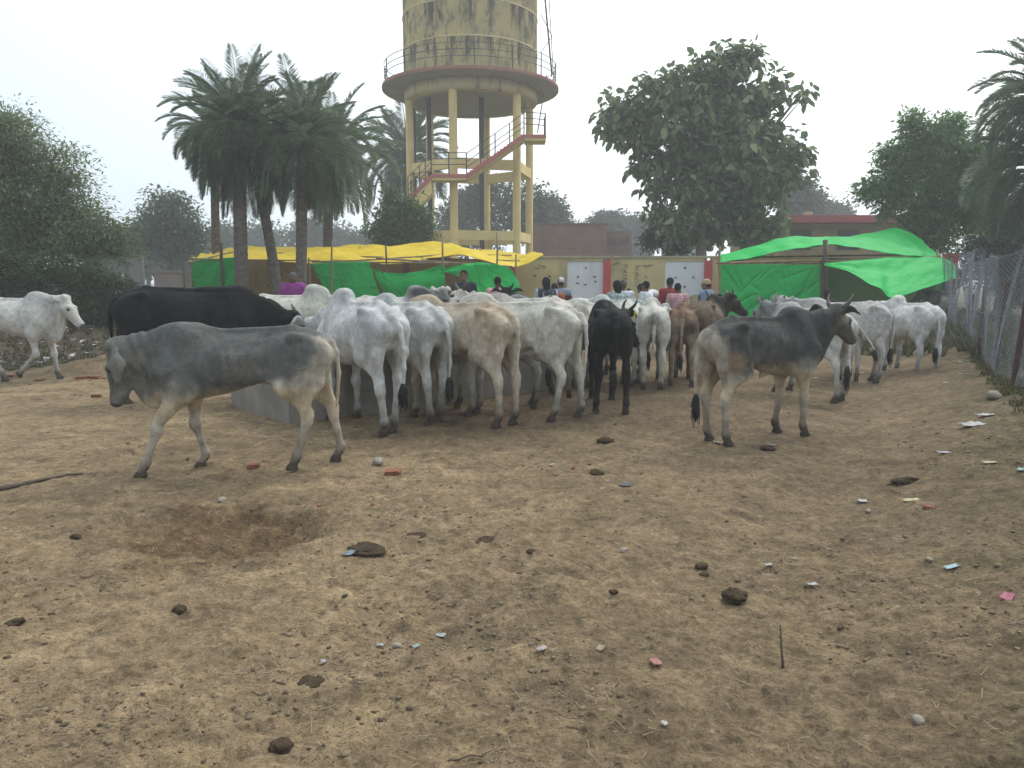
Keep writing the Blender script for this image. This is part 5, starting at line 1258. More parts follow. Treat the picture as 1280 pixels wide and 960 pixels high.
# ------------------------------------------------------------------ people
M_EYEW = mat('eye_white', (.6, .58, .55), .3)
def person(label, px, D, head_py, face, shirt, h=None, hair=(.012, .012, .012), lean=0, trousers=(.06, .06, .075), cap=None, shawl=None, pattern=None, skin=(.16, .085, .05), vest=None, sit=0, smile=False, arm=0, hairlen=0, z0=None, group='people standing beyond the cattle', name='person'):
    top = at(px, head_py, D); x = top.x
    H = 1.66 if h is None else h
    gzv = top.z-H if z0 is None else z0
    # stand on the ground: height follows from where the head is
    H = max(.9, top.z-gz(x, D)-.0) if h is None else h
    s = H/1.70; res = .020
    ph = R(face)
    L = R(lean)
    pel = np.array([0, 0, .93])
    def up(p):      # bends with the trunk
        v = np.array(p, float)-pel; return pel+np.array([v[0]*math.cos(L)+v[2]*math.sin(L), v[1], -v[0]*math.sin(L)+v[2]*math.cos(L)])
    def fld(): return Field((-.55, -.5, -.02), (1.15, .5, 1.80), res)
    B = fld()
    def arms(F, g, upto=1.0, hands=False):
        for y in (-1, 1):
            sh = up((0, y*.185, 1.39)); fw = .25*arm if y > 0 else .12
            el = up((-.02+fw*.5, y*.245, 1.10)); wr = up((.06+fw, y*.235, .86)); 
            if lean: el = sh+np.array([.02, y*.03, -.28]); wr = el+np.array([.04, -y*.01, -.24])
            F.cap(sh, el, .052+g, .043+g, .04)
            if upto > .5: F.cap(el, el+(wr-el)*upto, .042+g, .030+g, .02)
            if hands:
                F.ell(wr+np.array([.01, 0, -.05]), (.022, .022, .048), .02)
                for k in range(4): F.cap(wr+np.array([-.022+.016*k, 0, -.085]), wr+np.array([-.022+.018*k, -y*.008, -.15-.012*(k in (1, 2))]), .0115, .010, .004)
                F.cap(wr+np.array([.02, -y*.01, -.04]), wr+np.array([.05, -y*.02, -.085]), .012, .010, .008)
    def torso(F, g):
        F.cap(up((0, -.085, .96)), up((0, .085, .96)), .115+g, .115+g, .08)
        F.cap(up((0, 0, 1.0)), up((0, 0, 1.28)), .125+g, .135+g, .08); F.cap(up((0, -.10, 1.33)), up((0, .10, 1.33)), .095+g, .095+g, .08)
        F.cap(up((0, -.17, 1.385)), up((0, .17, 1.385)), .05+g, .05+g, .05)
    def legs_(F, g, z1=.09):
        for y in (-1, 1):
            F.cap((0, y*.09, .90), (.01, y*.10, .50), .088+g, .060+g, .05); F.cap((.01, y*.10, .50), (-.01, y*.10, z1), .055+g, .038+g, .03)
    torso(B, 0); arms(B, 0, 1, True); legs_(B, 0)
    for y in (-1, 1): B.cap((-.02, y*.10, .05), (.15, y*.115, .032), .042, .030, .03)
    B.cap(up((0, 0, 1.40)), up((.015, 0, 1.50)), .055, .050, .04)
    hc = up((.025, 0, 1.59)); Mh = ((math.cos(L*.6), 0, -math.sin(L*.6)), (0, 1, 0), (math.sin(L*.6), 0, math.cos(L*.6)))
    def hp_(a, b, c): return hc+np.array(Mh[0])*a+np.array([0, b, 0])+np.array(Mh[2])*c
    B.ell(hc, (.092, .074, .108), .02, M=Mh); B.ell(hp_(.03, 0, -.06), (.055, .05, .05), .04, M=Mh)
    B.cap(hp_(.085, 0, .015), hp_(.108, 0, -.022), .009, .014, .012); B.cap(hp_(.078, -.018, -.055), hp_(.078, .018, -.055), .011, .011, .012)
    for y in (-1, 1): B.ell(hp_(-.005, y*.076, -.005), (.018, .012, .030), .008, M=Mh); B.ell(hp_(.082, y*.03, .012), (.012, .014, .010), .01, sub=True)
    root = empty(name); root.location = (x, D, gz(x, D)); root.rotation_euler = (0, 0, ph); tag(root, label, 'person', group)
    def put(F, nm, colf, it=1):
        V, Fc = F.mesh(); V = relax(V, Fc, it); c = colf(V)
        o = link(bpy.data.objects.new(nm, mesh_np(nm, V*s, Fc, M_COAT, True, np.clip(c, .003, .9))), root); return o
    def flat(col): return lambda V: np.tile(np.array(col), (len(V), 1))*(1+.10*n3(V, 9, 3))[:, None]
    put(B, 'body', flat(skin))
    mb = MB()
    for y in (-1, 1):
        p = hp_(.080, y*.030, .014)*s; mb.box(p, (.012, .020, .009))
    mb.build('eyes', M_EYE, root)
    if smile:
        mb = MB(); mb.box(hp_(.089, 0, -.055)*s, (.006, .034, .009)); mb.build('teeth', M_EYEW, root)
    S = fld(); torso(S, .018); arms(S, .016, .85)
    S.cap(up((0, -.07, .90)), up((0, .07, .90)), .125, .125, .06)
    if shawl is not None:
        S.cap(up((0, -.15, 1.36)), up((0, .15, 1.36)), .11, .11, .08); S.cap(up((.02, -.16, 1.30)), up((.05, -.14, .85)), .12, .13, .08); S.cap(up((.02, .16, 1.30)), up((.05, .14, .85)), .12, .13, .08); S.cap(up((0, 0, 1.2)), up((0, 0, .65)), .17, .20, .08)
    def shc(V):
        base = flat(shirt)(V); y, z, x_ = V[:, 1], V[:, 2], V[:, 0]
        if pattern:
            kind, c2, pr = pattern
            if kind == 'check': m = np.maximum((np.sin(z*pr) > .1)*.55, ((np.sin((y+x_)*pr) > .1)*.55))
            elif kind == 'band': m = ((z < 1.30) & (z > 1.16)) | ((z < 1.08) & (z > 1.0)); m = m*1.0
            elif kind == 'vstripe': m = (np.sin((y*1.0+x_*.7)*pr) > .3)*1.0
            base = base*(1-m[:, None])+np.array(c2)*m[:, None]
        if vest is not None:
            m = ((np.abs(y) < .20))*1.0; base = base*(1-m[:, None])+np.array(vest)*m[:, None]
        return base
    put(S, 'shawl' if shawl is not None else 'shirt', shc)
    T = fld(); legs_(T, .022, .12); T.cap((0, -.085, .93), (0, .085, .93), .125, .125, .08)
    put(T, 'trousers', flat(trousers))
    Hh = fld()
    if cap:
        Hh.ell(hp_(-.005, 0, .035), (.104, .086, .088), .02, M=Mh); Hh.ell(hp_(.06, 0, -.06), (.10, .12, .075), .02, M=Mh, sub=True); put(Hh, 'cap', (lambda V: np.where(((np.sin(V[:, 0:1]*70) > .3) & (np.sin(V[:, 1:2]*60) > 0)), np.array([[.10, .10, .12]]), np.array([cap])) if cap[0] > .5 else flat(cap)(V)))
        H2 = fld(); H2.ell(hp_(-.02, 0, -.005), (.082, .078, .085), .02, M=Mh); put(H2, 'hair', flat(hair))
    else:
        Hh.ell(hp_(-.014, 0, .022), (.098+hairlen*.3, .084+hairlen*.3, .102+hairlen*.2), .02, M=Mh)
        if hairlen: Hh.ell(hp_(-.05, 0, -.05-hairlen), (.07, .08, .10+hairlen), .05, M=Mh)
        Hh.ell(hp_(.105, 0, -.045), (.085, .12, .085), .015, M=Mh, sub=True); put(Hh, 'hair', flat(hair))
    return root
person('man in dark jacket with short black hair smiling at the camera under the yellow tent', 580, 15.58, 337.5, -100, (.025, .03, .045), smile=True, skin=(.17, .09, .055))
person('person in pale pink shirt seen from behind by the green sheet', 622, 15.58, 346, 95, (.55, .34, .33), skin=(.13, .07, .045))
person('person wrapped in a magenta purple shawl before the palm trunk', 366, 15.42, 340.5, -70, (.21, .035, .19), shawl=True, hair=(.12, .11, .12), hairlen=.01)
person('person with thick black hair and navy vest seen from behind', 683, 15.17, 347, 100, (.42, .45, .48), vest=(.035, .05, .075), hairlen=.03)
person('person in orange-brown shirt half hidden by the navy vest', 693, 15.74, 354, 80, (.35, .11, .045))
person('man in white patterned cap and maroon banded sweater', 701, 16.07, 347, 60, (.26, .29, .34), cap=(.62, .60, .62), pattern=('band', (.13, .025, .035), 0))
person('person with bushy black hair in green and white checked shirt', 772, 14.35, 351, 110, (.50, .54, .52), pattern=('check', (.08, .16, .14), 75), hairlen=.035)
person('person in white clothes standing behind the checked shirt', 779, 15.09, 350, 80, (.60, .62, .66), hair=(.10, .09, .09))
person('child with short dark hair between the white-shirted people', 786, 15.58, 361, -90, (.16, .17, .19))
person('man in white shirt with black hair standing upright by the yellow panel', 808, 15.42, 351.5, 140, (.66, .69, .74))
o_ = person('man in white shirt bending forward over the cattle backs', 834, 16.2, 358, 178, (.68, .69, .70), h=1.70, lean=52)
person('man in maroon shirt seen from behind before the white panel', 838, 15.91, 347, 95, (.24, .025, .035))
person('person in red and white checked shirt beside the maroon shirt', 847.5, 15.25, 354, 85, (.60, .50, .50), pattern=('check', (.42, .03, .05), 95))
person('old man in beige cap with blue and grey striped shawl beside the green tent', 884.5, 14.60, 349, 150, (.20, .26, .34), cap=(.42, .33, .22), shawl=True, pattern=('vstripe', (.06, .08, .13), 40))
person('dark-clothed person with black hair by the tent pole behind the grey bull horns', 1034, 15.25, 362, 100, (.02, .02, .025), hairlen=.02)
# ------------------------------------------------------------------ the herd
W = dict()
GREY = dict(base=(.47, .42, .34), grey=(.135, .145, .145), side=.9, neck=.9, face=.85, back=.9, shoulder=.9, rump=.5, hump=.5, belly=.7, under=(.50, .40, .27), leg=.05, dirt=.35)
BLACK = dict(base=(.013, .013, .015), grey=(.008, .008, .010), dirt=.30, under=(.015, .014, .014), paleleg=0)
G1 = 'cattle crowding round the trough'
make_cow('calf', 'young grey zebu walking left with hanging head, in front of the trough', (396, 581), phi=193, s=.94, lx=.98, res=.013, ear='droop', poll=(.93, .02, 1.045), hpitch=-80, hump=.10, dewlap=1.25, thin=1.0, horns=(.035, 'short', .022), horn_mat=mat('horn_bud', (.30, .14, .07), .8),
         coat=dict(GREY, grey=(.120, .124, .118), leg=.0, dirt=.62), legs=dict(fl=(.30, 0, 0, .04), fr=(-.13, 0, 0, 0), hl=(.17, 0, 0, 0), hr=(-.20, 0, 0, .02)), tail=[(-.775, 0, 1.07), (-.82, .01, .98), (-.835, .02, .80), (-.82, .02, .62), (-.81, .02, .52)], tuft=False, belly=-.3, waist=.95, seed=1, group=None)
make_cow('cow', 'white zebu cow stepping in from the left edge with one foreleg bent', loc=(-7.42, 11.4, 0), phi=-6, s=1.03, res=.015, lx=.9, ear='back', poll=(.86, 0, 1.155), hpitch=-48, hump=.42, thin=.4, dewlap=1.15,
         coat=dict(hump=.45, neck=.25, grey=(.30, .31, .31), dirt=.6, leg=.1), legs=dict(fr=(-.30, 0, .05, .10), fl=(.08, 0, 0, 0), hr=(.42, 0, 0, -.05), hl=(.0, 0, 0, 0)), seed=2, group=None)
make_cow('bull', 'huge black bull standing at the left end of the trough behind the grey calf', (172, 503), phi=14, s=1.17, res=.017, lx=.93, hump=-.2, waist=1.1, thin=.15, belly=1.0, poll=(1.12, 0, .86), hpitch=-35, coat=BLACK, legs=dict(hl=(.12, 0, 0, 0), hr=(-.1, 0, 0, 0)), tail='side', tuft=.1, horns=(.10, 'back', .022), seed=3, group=None, ear='back')
make_cow('cow', 'large white humped cow seen from behind at the trough, just right of the grey calf', (486, 543), phi=126, s=1.07, res=.013, hump=.62, thin=.9, belly=.7, poll=(.93, .12, .93), hpitch=-60, hyaw=15, legs=dict(hl=(-.03, -.07), hr=(.06, .05), fl=(.02, 0), fr=(-.05, 0)),
         coat=dict(base=(.56, .565, .55), hump=.55, rump=.30, neck=.5, grey=(.34, .36, .38)), tail='far', tuft=.22, seed=4, group=G1)
make_cow('cow', 'bluish white cow at the trough between the big humped white cow and the tan one', (543, 530), phi=128, s=1.05, res=.015, hump=.4, thin=1, poll=(.95, .05, .9), hpitch=-65, legs=dict(hl=(-.06, -.04), hr=(.05, .04)),
         coat=dict(base=(.50, .505, .48), rump=.35, neck=.5, grey=(.30, .32, .34), dirt=.7), tail='far', seed=5, group=G1)
make_cow('cow', 'bony tan cow with a brownish rump seen from behind at the trough', (626, 532), phi=146, s=1.05, res=.015, hump=.3, thin=1.3, poll=(.98, .0, .92), hpitch=-65, legs=dict(hl=(-.05, -.02), hr=(-.10, .02, 0, .03)),
         coat=dict(base=(.50, .44, .35), rump=.45, back=.35, grey=(.36, .26, .16), neck=.1, hump=.2, face=.1, dirt=.6), tail='hang', tuft=False, seed=6, group=G1)
make_cow('cow', 'long cream-white cow standing side on at the trough, left of the black horned one', (707, 524), phi=163, s=1.05, res=.015, hump=.45, thin=1.2, belly=.4, udder=.6, poll=(.98, .0, 1.0), hpitch=-55, legs=dict(hl=(.10, 0), hr=(-.14, 0, 0, .03)),
         coat=dict(base=(.54, .52, .45), rump=.15, neck=.2, hump=.2, grey=(.36, .34, .30), dirt=.65), tail='side', tuft=False, seed=7, group=G1)
make_cow('cow', 'black horned cow with a yellow ear tag seen from behind', (765, 516), phi=90, s=1.0, res=.015, hump=.15, thin=.9, poll=(.74, -.29, 1.03), hpitch=-52, hyaw=-58, horns=(.20, 'up', .024), tag_ear=-1, ear='side',
         coat=dict(BLACK, base=(.016, .0155, .016)), legs=dict(hl=(.03, .05), hr=(-.05, -.02)), tail='hang', seed=8, group=G1, horn_mat=M_HAIR)
make_cow('cow', 'white cow with a grey-brown tail head seen squarely from behind, right of the black one', (815, 487), phi=82, s=.98, res=.017, hump=.3, thin=.9, poll=(.95, 0, .95), hpitch=-60, legs=dict(hl=(-.02, .0), hr=(-.06, .02)),
         coat=dict(base=(.57, .55, .49), rump=.1, neck=.6, hump=.4, grey=(.28, .27, .24), dirt=.65, patch=[(-.80, 0, 1.0, .12, .13, (.13, .10, .07))]), tail='hang', tuft=False, seed=9, group=G1)
make_cow('cow', 'greyish white cow squeezed between the black cow and the white rear view', (789, 478), phi=112, s=1.0, res=.019, hump=.3, thin=.8, poll=(.95, 0, 1.1), hpitch=-50, coat=dict(base=(.50, .50, .47), rump=.3, dirt=.7), seed=10, group=G1)
make_cow('calf', 'brown and tan young cow with black tail tuft, seen from behind', (851, 483), phi=75, s=.93, res=.017, hump=.1, thin=1.1, poll=(.95, 0, .9), hpitch=-50, legs=dict(hl=(.0, .03), hr=(-.05, -.03)),
         coat=dict(base=(.32, .26, .185), rump=.55, back=.8, side=.5, neck=.6, grey=(.15, .095, .055), dirt=.5, patch=[(-.72, -.1, .90, .16, .15, (.07, .05, .035)), (-.7, 0, 1.15, .16, .14, (.14, .08, .05))]), tail='hang', seed=11, group=G1)
make_cow('bull', 'dark brown bull with a black neck looking back, beside the brown young cow', (871, 475), phi=62, s=.98, res=.017, hump=.5, thin=.4, poll=(.80, -.16, 1.22), hpitch=-30, hyaw=-42, horns=(.12, 'back', .026),
         coat=dict(base=(.17, .125, .085), grey=(.018, .015, .014), neck=1, face=.95, shoulder=1.0, hump=1, back=.3, rump=.1, dirt=.4, patch=[(-.5, -.2, .72, .12, .12, (.30, .25, .19))]), seed=12, group=G1)
make_cow('bull', 'grey bull with curved horns and raised head standing side on in the right foreground', (894, 555), phi=27, s=.965, res=.013, lx=.93, hump=.42, thin=1.1, poll=(.99, -.04, 1.215), hpitch=-36, hyaw=4, horns=(.15, 'lyre', .030), ear='side', waist=.95,
         coat=dict(GREY, base=(.41, .365, .29), grey=(.062, .064, .061), leg=.06, dirt=.6, patch=[(-.58, -.2, .80, .14, .12, (.27, .18, .11))]), legs=dict(hl=(.02, -.0), hr=(.02, 0), fl=(-.10, 0), fr=(.02, 0)), tail='side', tuft=.27, seed=13, group=None, sheath=1)
make_cow('cow', 'creamy white cow with a tall hump beyond the trough, over the black bull neck', loc=(-3.52, 12.2, 0), phi=3, s=1.05, res=.019, hump=.9, thin=.2, belly=.5, poll=(1.0, 0, 1.0), hpitch=-50, coat=dict(base=(.58, .57, .48), hump=.4, rump=.1), seed=14, group=G1)
make_cow('cow', 'white cow with a dark grey hump and black-patched head, beyond the big humped one', loc=(-1.86, 12.0, 0), phi=6, s=1.03, res=.019, hump=.95, thin=.2, poll=(.80, 0, 1.26), hpitch=-50, hyaw=-40, coat=dict(base=(.58, .57, .53), hump=1.0, grey=(.10, .10, .11), face=.9, neck=.2, shoulder=.2), seed=15, group=G1)
make_cow('cow', 'horned white cow with a reddish ear looking over the backs, beyond the tan cow', loc=(.18, 11.0, 0), phi=188, s=1.03, res=.016, hump=.3, thin=.5, poll=(.96, .05, 1.23), hpitch=-28, hyaw=42, horns=(.20, 'up', .026), ear='side', coat=dict(base=(.56, .53, .47), neck=.3, face=.15, grey=(.22, .20, .18)), seed=16, group=G1)
make_cow('cow', 'grey-shouldered horned cow beyond the cream-white one, under the green sheet end', loc=(-.25, 12.8, 0), phi=12, s=.97, res=.019, hump=.45, thin=.4, poll=(.94, -.02, 1.16), hpitch=-35, hyaw=25, horns=(.15, 'lyre', .026), coat=dict(base=(.50, .49, .46), hump=.9, shoulder=.7, neck=.5, grey=(.20, .20, .20)), seed=17, group=G1)
make_cow('buffalo', 'black buffalo with swept horns by the end of the left green sheet', loc=(-.02, 15.0, 0), phi=-95, s=1.04, res=.022, hump=.1, thin=.1, belly=.8, waist=1.15, poll=(.92, 0, 1.22), hpitch=-40, horns=(.12, 'back', .03), coat=BLACK, seed=18, group=None, horn_mat=M_HAIR)
make_cow('cow', 'long light grey cow standing broadside behind the row, head to the right', loc=(1.62, 12.5, 0), phi=-2, s=.94, res=.018, hump=.25, thin=.6, poll=(1.02, -.03, 1.10), hpitch=-38, hyaw=-10, coat=dict(base=(.47, .48, .47), neck=.35, hump=.4, side=.3, grey=(.25, .26, .27)), seed=19, group=G1)
make_cow('cow', 'grey cow with darker shoulder behind the cream-white rump, beyond the row', loc=(1.05, 13.7, 0), phi=176, s=.95, res=.02, hump=.4, thin=.4, poll=(.98, 0, 1.1), hpitch=-45, coat=dict(base=(.48, .48, .47), shoulder=.7, hump=.6, neck=.5, grey=(.20, .20, .21)), seed=20, group=G1)
make_cow('cow', 'cream-backed cow showing over the black horned cow', loc=(1.30, 11.1, 0), phi=150, s=.97, res=.02, hump=.3, thin=.4, poll=(.95, 0, .95), hpitch=-60, coat=dict(base=(.60, .585, .50), rump=.1), seed=21, group=G1)
make_cow('cow', 'pale grey cow mostly hidden behind the cream-white one, only its legs showing', (668, 507), phi=184, s=.90, res=.02, hump=.3, poll=(.93, 0, .85), hpitch=-60, coat=dict(base=(.42, .40, .36), dirt=.9, rump=.4), seed=22, group=G1)
make_cow('cow', 'brownish grey cow whose muddy legs show beneath the cream-white belly', (702, 496), phi=70, s=.92, res=.02, hump=.3, poll=(.9, 0, .85), hpitch=-60, coat=dict(base=(.36, .31, .25), dirt=.9, rump=.5), legs=dict(hl=(.1, .05), hr=(-.1, 0)), seed=23, group=G1)
make_cow('cow', 'white and grey cow behind the grey bull, its muddy hind legs under his raised head', (1046, 502), phi=112, s=.95, res=.017, hump=.3, thin=.7, poll=(.80, .12, 1.19), hpitch=-35, hyaw=10, horns=(.07, 'up', .02), ear='up', legs=dict(hl=(-.12, 0), hr=(.04, 0)),
         coat=dict(base=(.55, .54, .50), neck=.8, face=.8, hump=.5, grey=(.15, .15, .15), dirt=.6), tail='side', tuft=.32, seed=24, group='cattle by the green tent')
make_cow('cow', 'white cow with dark-tipped ear partly hidden behind the grey bull withers', loc=(4.85, 11.3, 0), phi=170, s=.98, res=.019, hump=.2, thin=.7, poll=(.90, .05, 1.20), hpitch=-40, hyaw=20, horns=(.08, 'short', .022), coat=dict(base=(.52, .50, .47), neck=.5, grey=(.2, .2, .2)), seed=25, group='cattle by the green tent')
make_cow('calf', 'thin white young cow swinging its black-tufted tail out, left of the humped white one', (1060, 476), phi=72, s=.82, res=.017, hump=.2, thin=1.3, poll=(.95, 0, 1.0), hpitch=-50, legs=dict(hl=(.10, 0), hr=(-.06, 0)), tail='swing', tuft=.22, coat=dict(base=(.54, .53, .49), dirt=.7), seed=26, group='cattle by the green tent')
make_cow('cow', 'white humped cow facing the green tent, clear of the others near the fence', (1159, 473), phi=97, s=.95, res=.016, hump=.6, thin=.3, belly=.6, poll=(.82, .26, 1.12), hpitch=-50, hyaw=40, lx=.88, legs=dict(hl=(.08, .03), hr=(-.02, 0), fl=(.0, 0), fr=(.05, 0)), tail='hang', tuft=.24, horns=(.06, 'short', .02), coat=dict(base=(.58, .58, .56), hump=.1, rump=.1, neck=.1), seed=27, group='cattle by the green tent')
make_cow('cow', 'distant grey cow with a dark head at the far end of the wire fence', (1181, 427), phi=72, s=.99, res=.022, hump=.2, thin=.6, poll=(.80, .28, 1.25), hpitch=-35, hyaw=55, coat=dict(base=(.42, .41, .38), rump=.6, back=.5, face=1, neck=.8, grey=(.12, .12, .12), dirt=.7), seed=28, group='cattle by the green tent')

# ------------------------------------------------------------------ small things on the ground
def put_at(o, px, py, dz=0.0, rz=0.0):
    g = ground(px, py); g = ground(px, py, gz(g.x, g.y)); o.location = (g.x, g.y, gz(g.x, g.y)+dz); o.rotation_euler[2] = rz; return g
M_BR = mat('loose_brick', (.27, .10, .06), .95, (.17, .07, .045), 9, bump=.7, bscale=30)
def lump(name, mt, r, sc, seed, sub=2, rough=.35):
    bm = bmesh.new(); bmesh.ops.create_icosphere(bm, subdivisions=sub, radius=1); P = np.array([v.co[:] for v in bm.verts]); n = n3(P, 1.7, seed)*rough+n3(P, 4.5, seed+3)*rough*.5
    for v, a in zip(bm.verts, n): v.co = Vector((v.co.x*sc[0], v.co.y*sc[1], v.co.z*sc[2]))*r*(1+float(a))
    me = bpy.data.meshes.new(name); bm.to_mesh(me); bm.free(); me.materials.append(mt)
    me.polygons.foreach_set('use_smooth', [sub > 2]*len(me.polygons)); return link(bpy.data.objects.new(name, me))
def brick_piece(L=.22, w=.105, h=.07, seed=0):
    rnd = random.Random(seed); bm = bmesh.new(); bmesh.ops.create_cube(bm, size=1)
    for v in bm.verts: v.co = Vector((v.co.x*L, v.co.y*w, v.co.z*h))
    bmesh.ops.bevel(bm, geom=list(bm.edges), offset=.008, segments=2, affect='EDGES')
    for v in bm.verts: v.co += Vector((rnd.uniform(-1, 1), rnd.uniform(-1, 1), rnd.uniform(-1, 1)))*.004
    if L < .2:
        for v in bm.verts:
            if v.co.x > 0: v.co.x += rnd.uniform(-.03, .01)
    me = bpy.data.meshes.new('brick'); bm.to_mesh(me); bm.free(); me.materials.append(M_BR); return link(bpy.data.objects.new('brick', me))
BG = 'loose bricks and brick pieces on the dirt'
for px, py, L, rz, lb in ((102, 474, .20, .3, 'loose brick lying leftmost in the row of bricks beyond the calf head'), (117, 470, .22, -.2, 'loose brick in the middle of the row of bricks beyond the calf head'), (130, 471, .10, .8, 'small brick end at the right of the brick row by the black bull'),
                          (113, 476, .09, .5, 'little brick chip just in front of the brick row'), (121, 495, .14, .1, 'half brick lying alone left of the calf muzzle'), (13, 471, .15, .2, 'half brick by the hind hoof of the white cow at the left edge'), (50, 476, .13, -.5, 'half brick under the raised foreleg of the left edge white cow'),
                          (317, 584, .12, .4, 'broken red brick piece between the legs of the grey calf'), (491, 593, .16, .1, 'flat worn brick piece lying in front of the big humped white cow'), (400, 632, .06, .9, 'small red brick lump beyond the right end of the pit'), (466, 631, .05, .2, 'tiny red brick bit between pit and worn brick'),
                          (717, 586, .06, .6, 'pinkish brick bit in the open dirt at the centre'), (1162, 633, .09, .2, 'thin orange brick chip near the right side bank')):
    L *= .82; o = brick_piece(L, .105 if L > .1 else L*.7, .065 if L > .12 else L*.42, px); g = put_at(o, px, py, .006, rz); tag(o, lb, 'brick', BG)
M_STONE = mat('field_stone', (.30, .27, .22), .9, (.20, .17, .14), 12, bump=.5)
M_DUNG2 = mat('fresh_dung', (.075, .055, .036), .95, (.045, .034, .023), 25, bump=.8, bscale=60, spec=.05)
DG = 'cattle dung on the ground'
for px, py, r, fl, lb in ((919, 748, .055, .55, 'largest dark dung heap in the right middle foreground'), (747, 592, .05, .45, 'dung lump in the open dirt left of the dark plastic'), (610, 674, .075, .09, 'flat dark dung pat right of the pit'), (520, 672, .06, .08, 'flat dung pat between the pit and the centre pat'),
                          (458, 688, .08, .15, 'dark dung patch beside the blue-grey plastic scrap'), (94, 671, .025, .7, 'small dung ball left of the pit'), (225, 767, .028, .7, 'round dung ball in the left foreground'), (20, 783, .03, .5, 'dung lump at the left edge of the foreground'), (352, 936, .028, .7, 'dark dung lump near the bottom edge'),
                          (388, 851, .045, .15, 'flattened dung pat in the left lower foreground'), (1128, 602, .06, .4, 'dark dung lump close to the right bank'), (1140, 598, .045, .4, 'smaller dung lump touching the one near the right bank'), (757, 553, .07, .35, 'spread dung heap behind the black cow heels'), (877, 708, .03, .4, 'small dung crumb left of the largest heap'),
                          (767, 743, .022, .6, 'tiny dung lump at the centre of the foreground'), (880, 722, .025, .5, 'dung crumb up-left of the largest heap'), (665, 690, .03, .3, 'flat dung crumb right of the flat pat'), (960, 563, .06, .3, 'dung heap by the front hooves of the grey bull')):
    o = lump('dung', M_DUNG2, r, (1.15, 1.0, fl), px, 4 if r > .05 else 3, .55); put_at(o, px, py, r*fl*.4, px); tag(o, lb, 'dung', DG)
SG = 'stones lying in the yard'
for px, py, r, lb in ((1148, 899, .022, 'rounded pale stone near the bottom right'), (780, 690, .022, 'grey stone in the open dirt below the centre'), (278, 627, .03, 'grey stone above the pit'), (473, 581, .05, 'pale flat stone beside the worn brick'), (1242, 496, .075, 'whitish rock at the foot of the first fence post'), (1161, 703, .018, 'small stone left of the pale blue scrap'),
                      (992, 700, .015, 'pebble in the right middle ground'), (496, 806, .02, 'dark pebble near the white scraps'), (1085, 640, .02, 'pebble before the yellow wrapper')):
    o = lump('stone', M_STONE, r, (1.2, .9, .7), px, 3, .22); put_at(o, px, py, r*.35, px); tag(o, lb, 'stone', SG)
def scrap(name, col, w, h, seed, crump=.35):
    """crumpled thin sheet"""
    n = 7; x, y = np.meshgrid(np.linspace(-.5, .5, n), np.linspace(-.5, .5, n), indexing='ij'); rs = np.random.RandomState(seed)
    z = np.abs(n3(np.stack([x.ravel()*3, y.ravel()*3, 0*x.ravel()+seed], 1), 1.6, seed)).reshape(n, n)*crump; x = x+rs.normal(size=x.shape)*.05; y = y+rs.normal(size=x.shape)*.05
    V = np.stack([x*w, y*h, z*min(w, h)], 2).reshape(-1, 3); i, j = np.meshgrid(np.arange(n-1), np.arange(n-1), indexing='ij'); F = np.stack([i*n+j, (i+1)*n+j, (i+1)*n+j+1, i*n+j+1], -1).reshape(-1, 4)
    col = tuple(c*.55+.02 for c in col); w *= .62; h *= .62
    m = mat('scrap_%02d%02d%02d' % tuple(int(c*99) for c in col), col, .5, tuple(c*.7 for c in col), 20)
    o = link(bpy.data.objects.new(name, mesh_np(name, V, F, m, False))); md = o.modifiers.new('t', 'SOLIDIFY'); md.thickness = .0015; return o
LG = 'litter scattered over the yard'
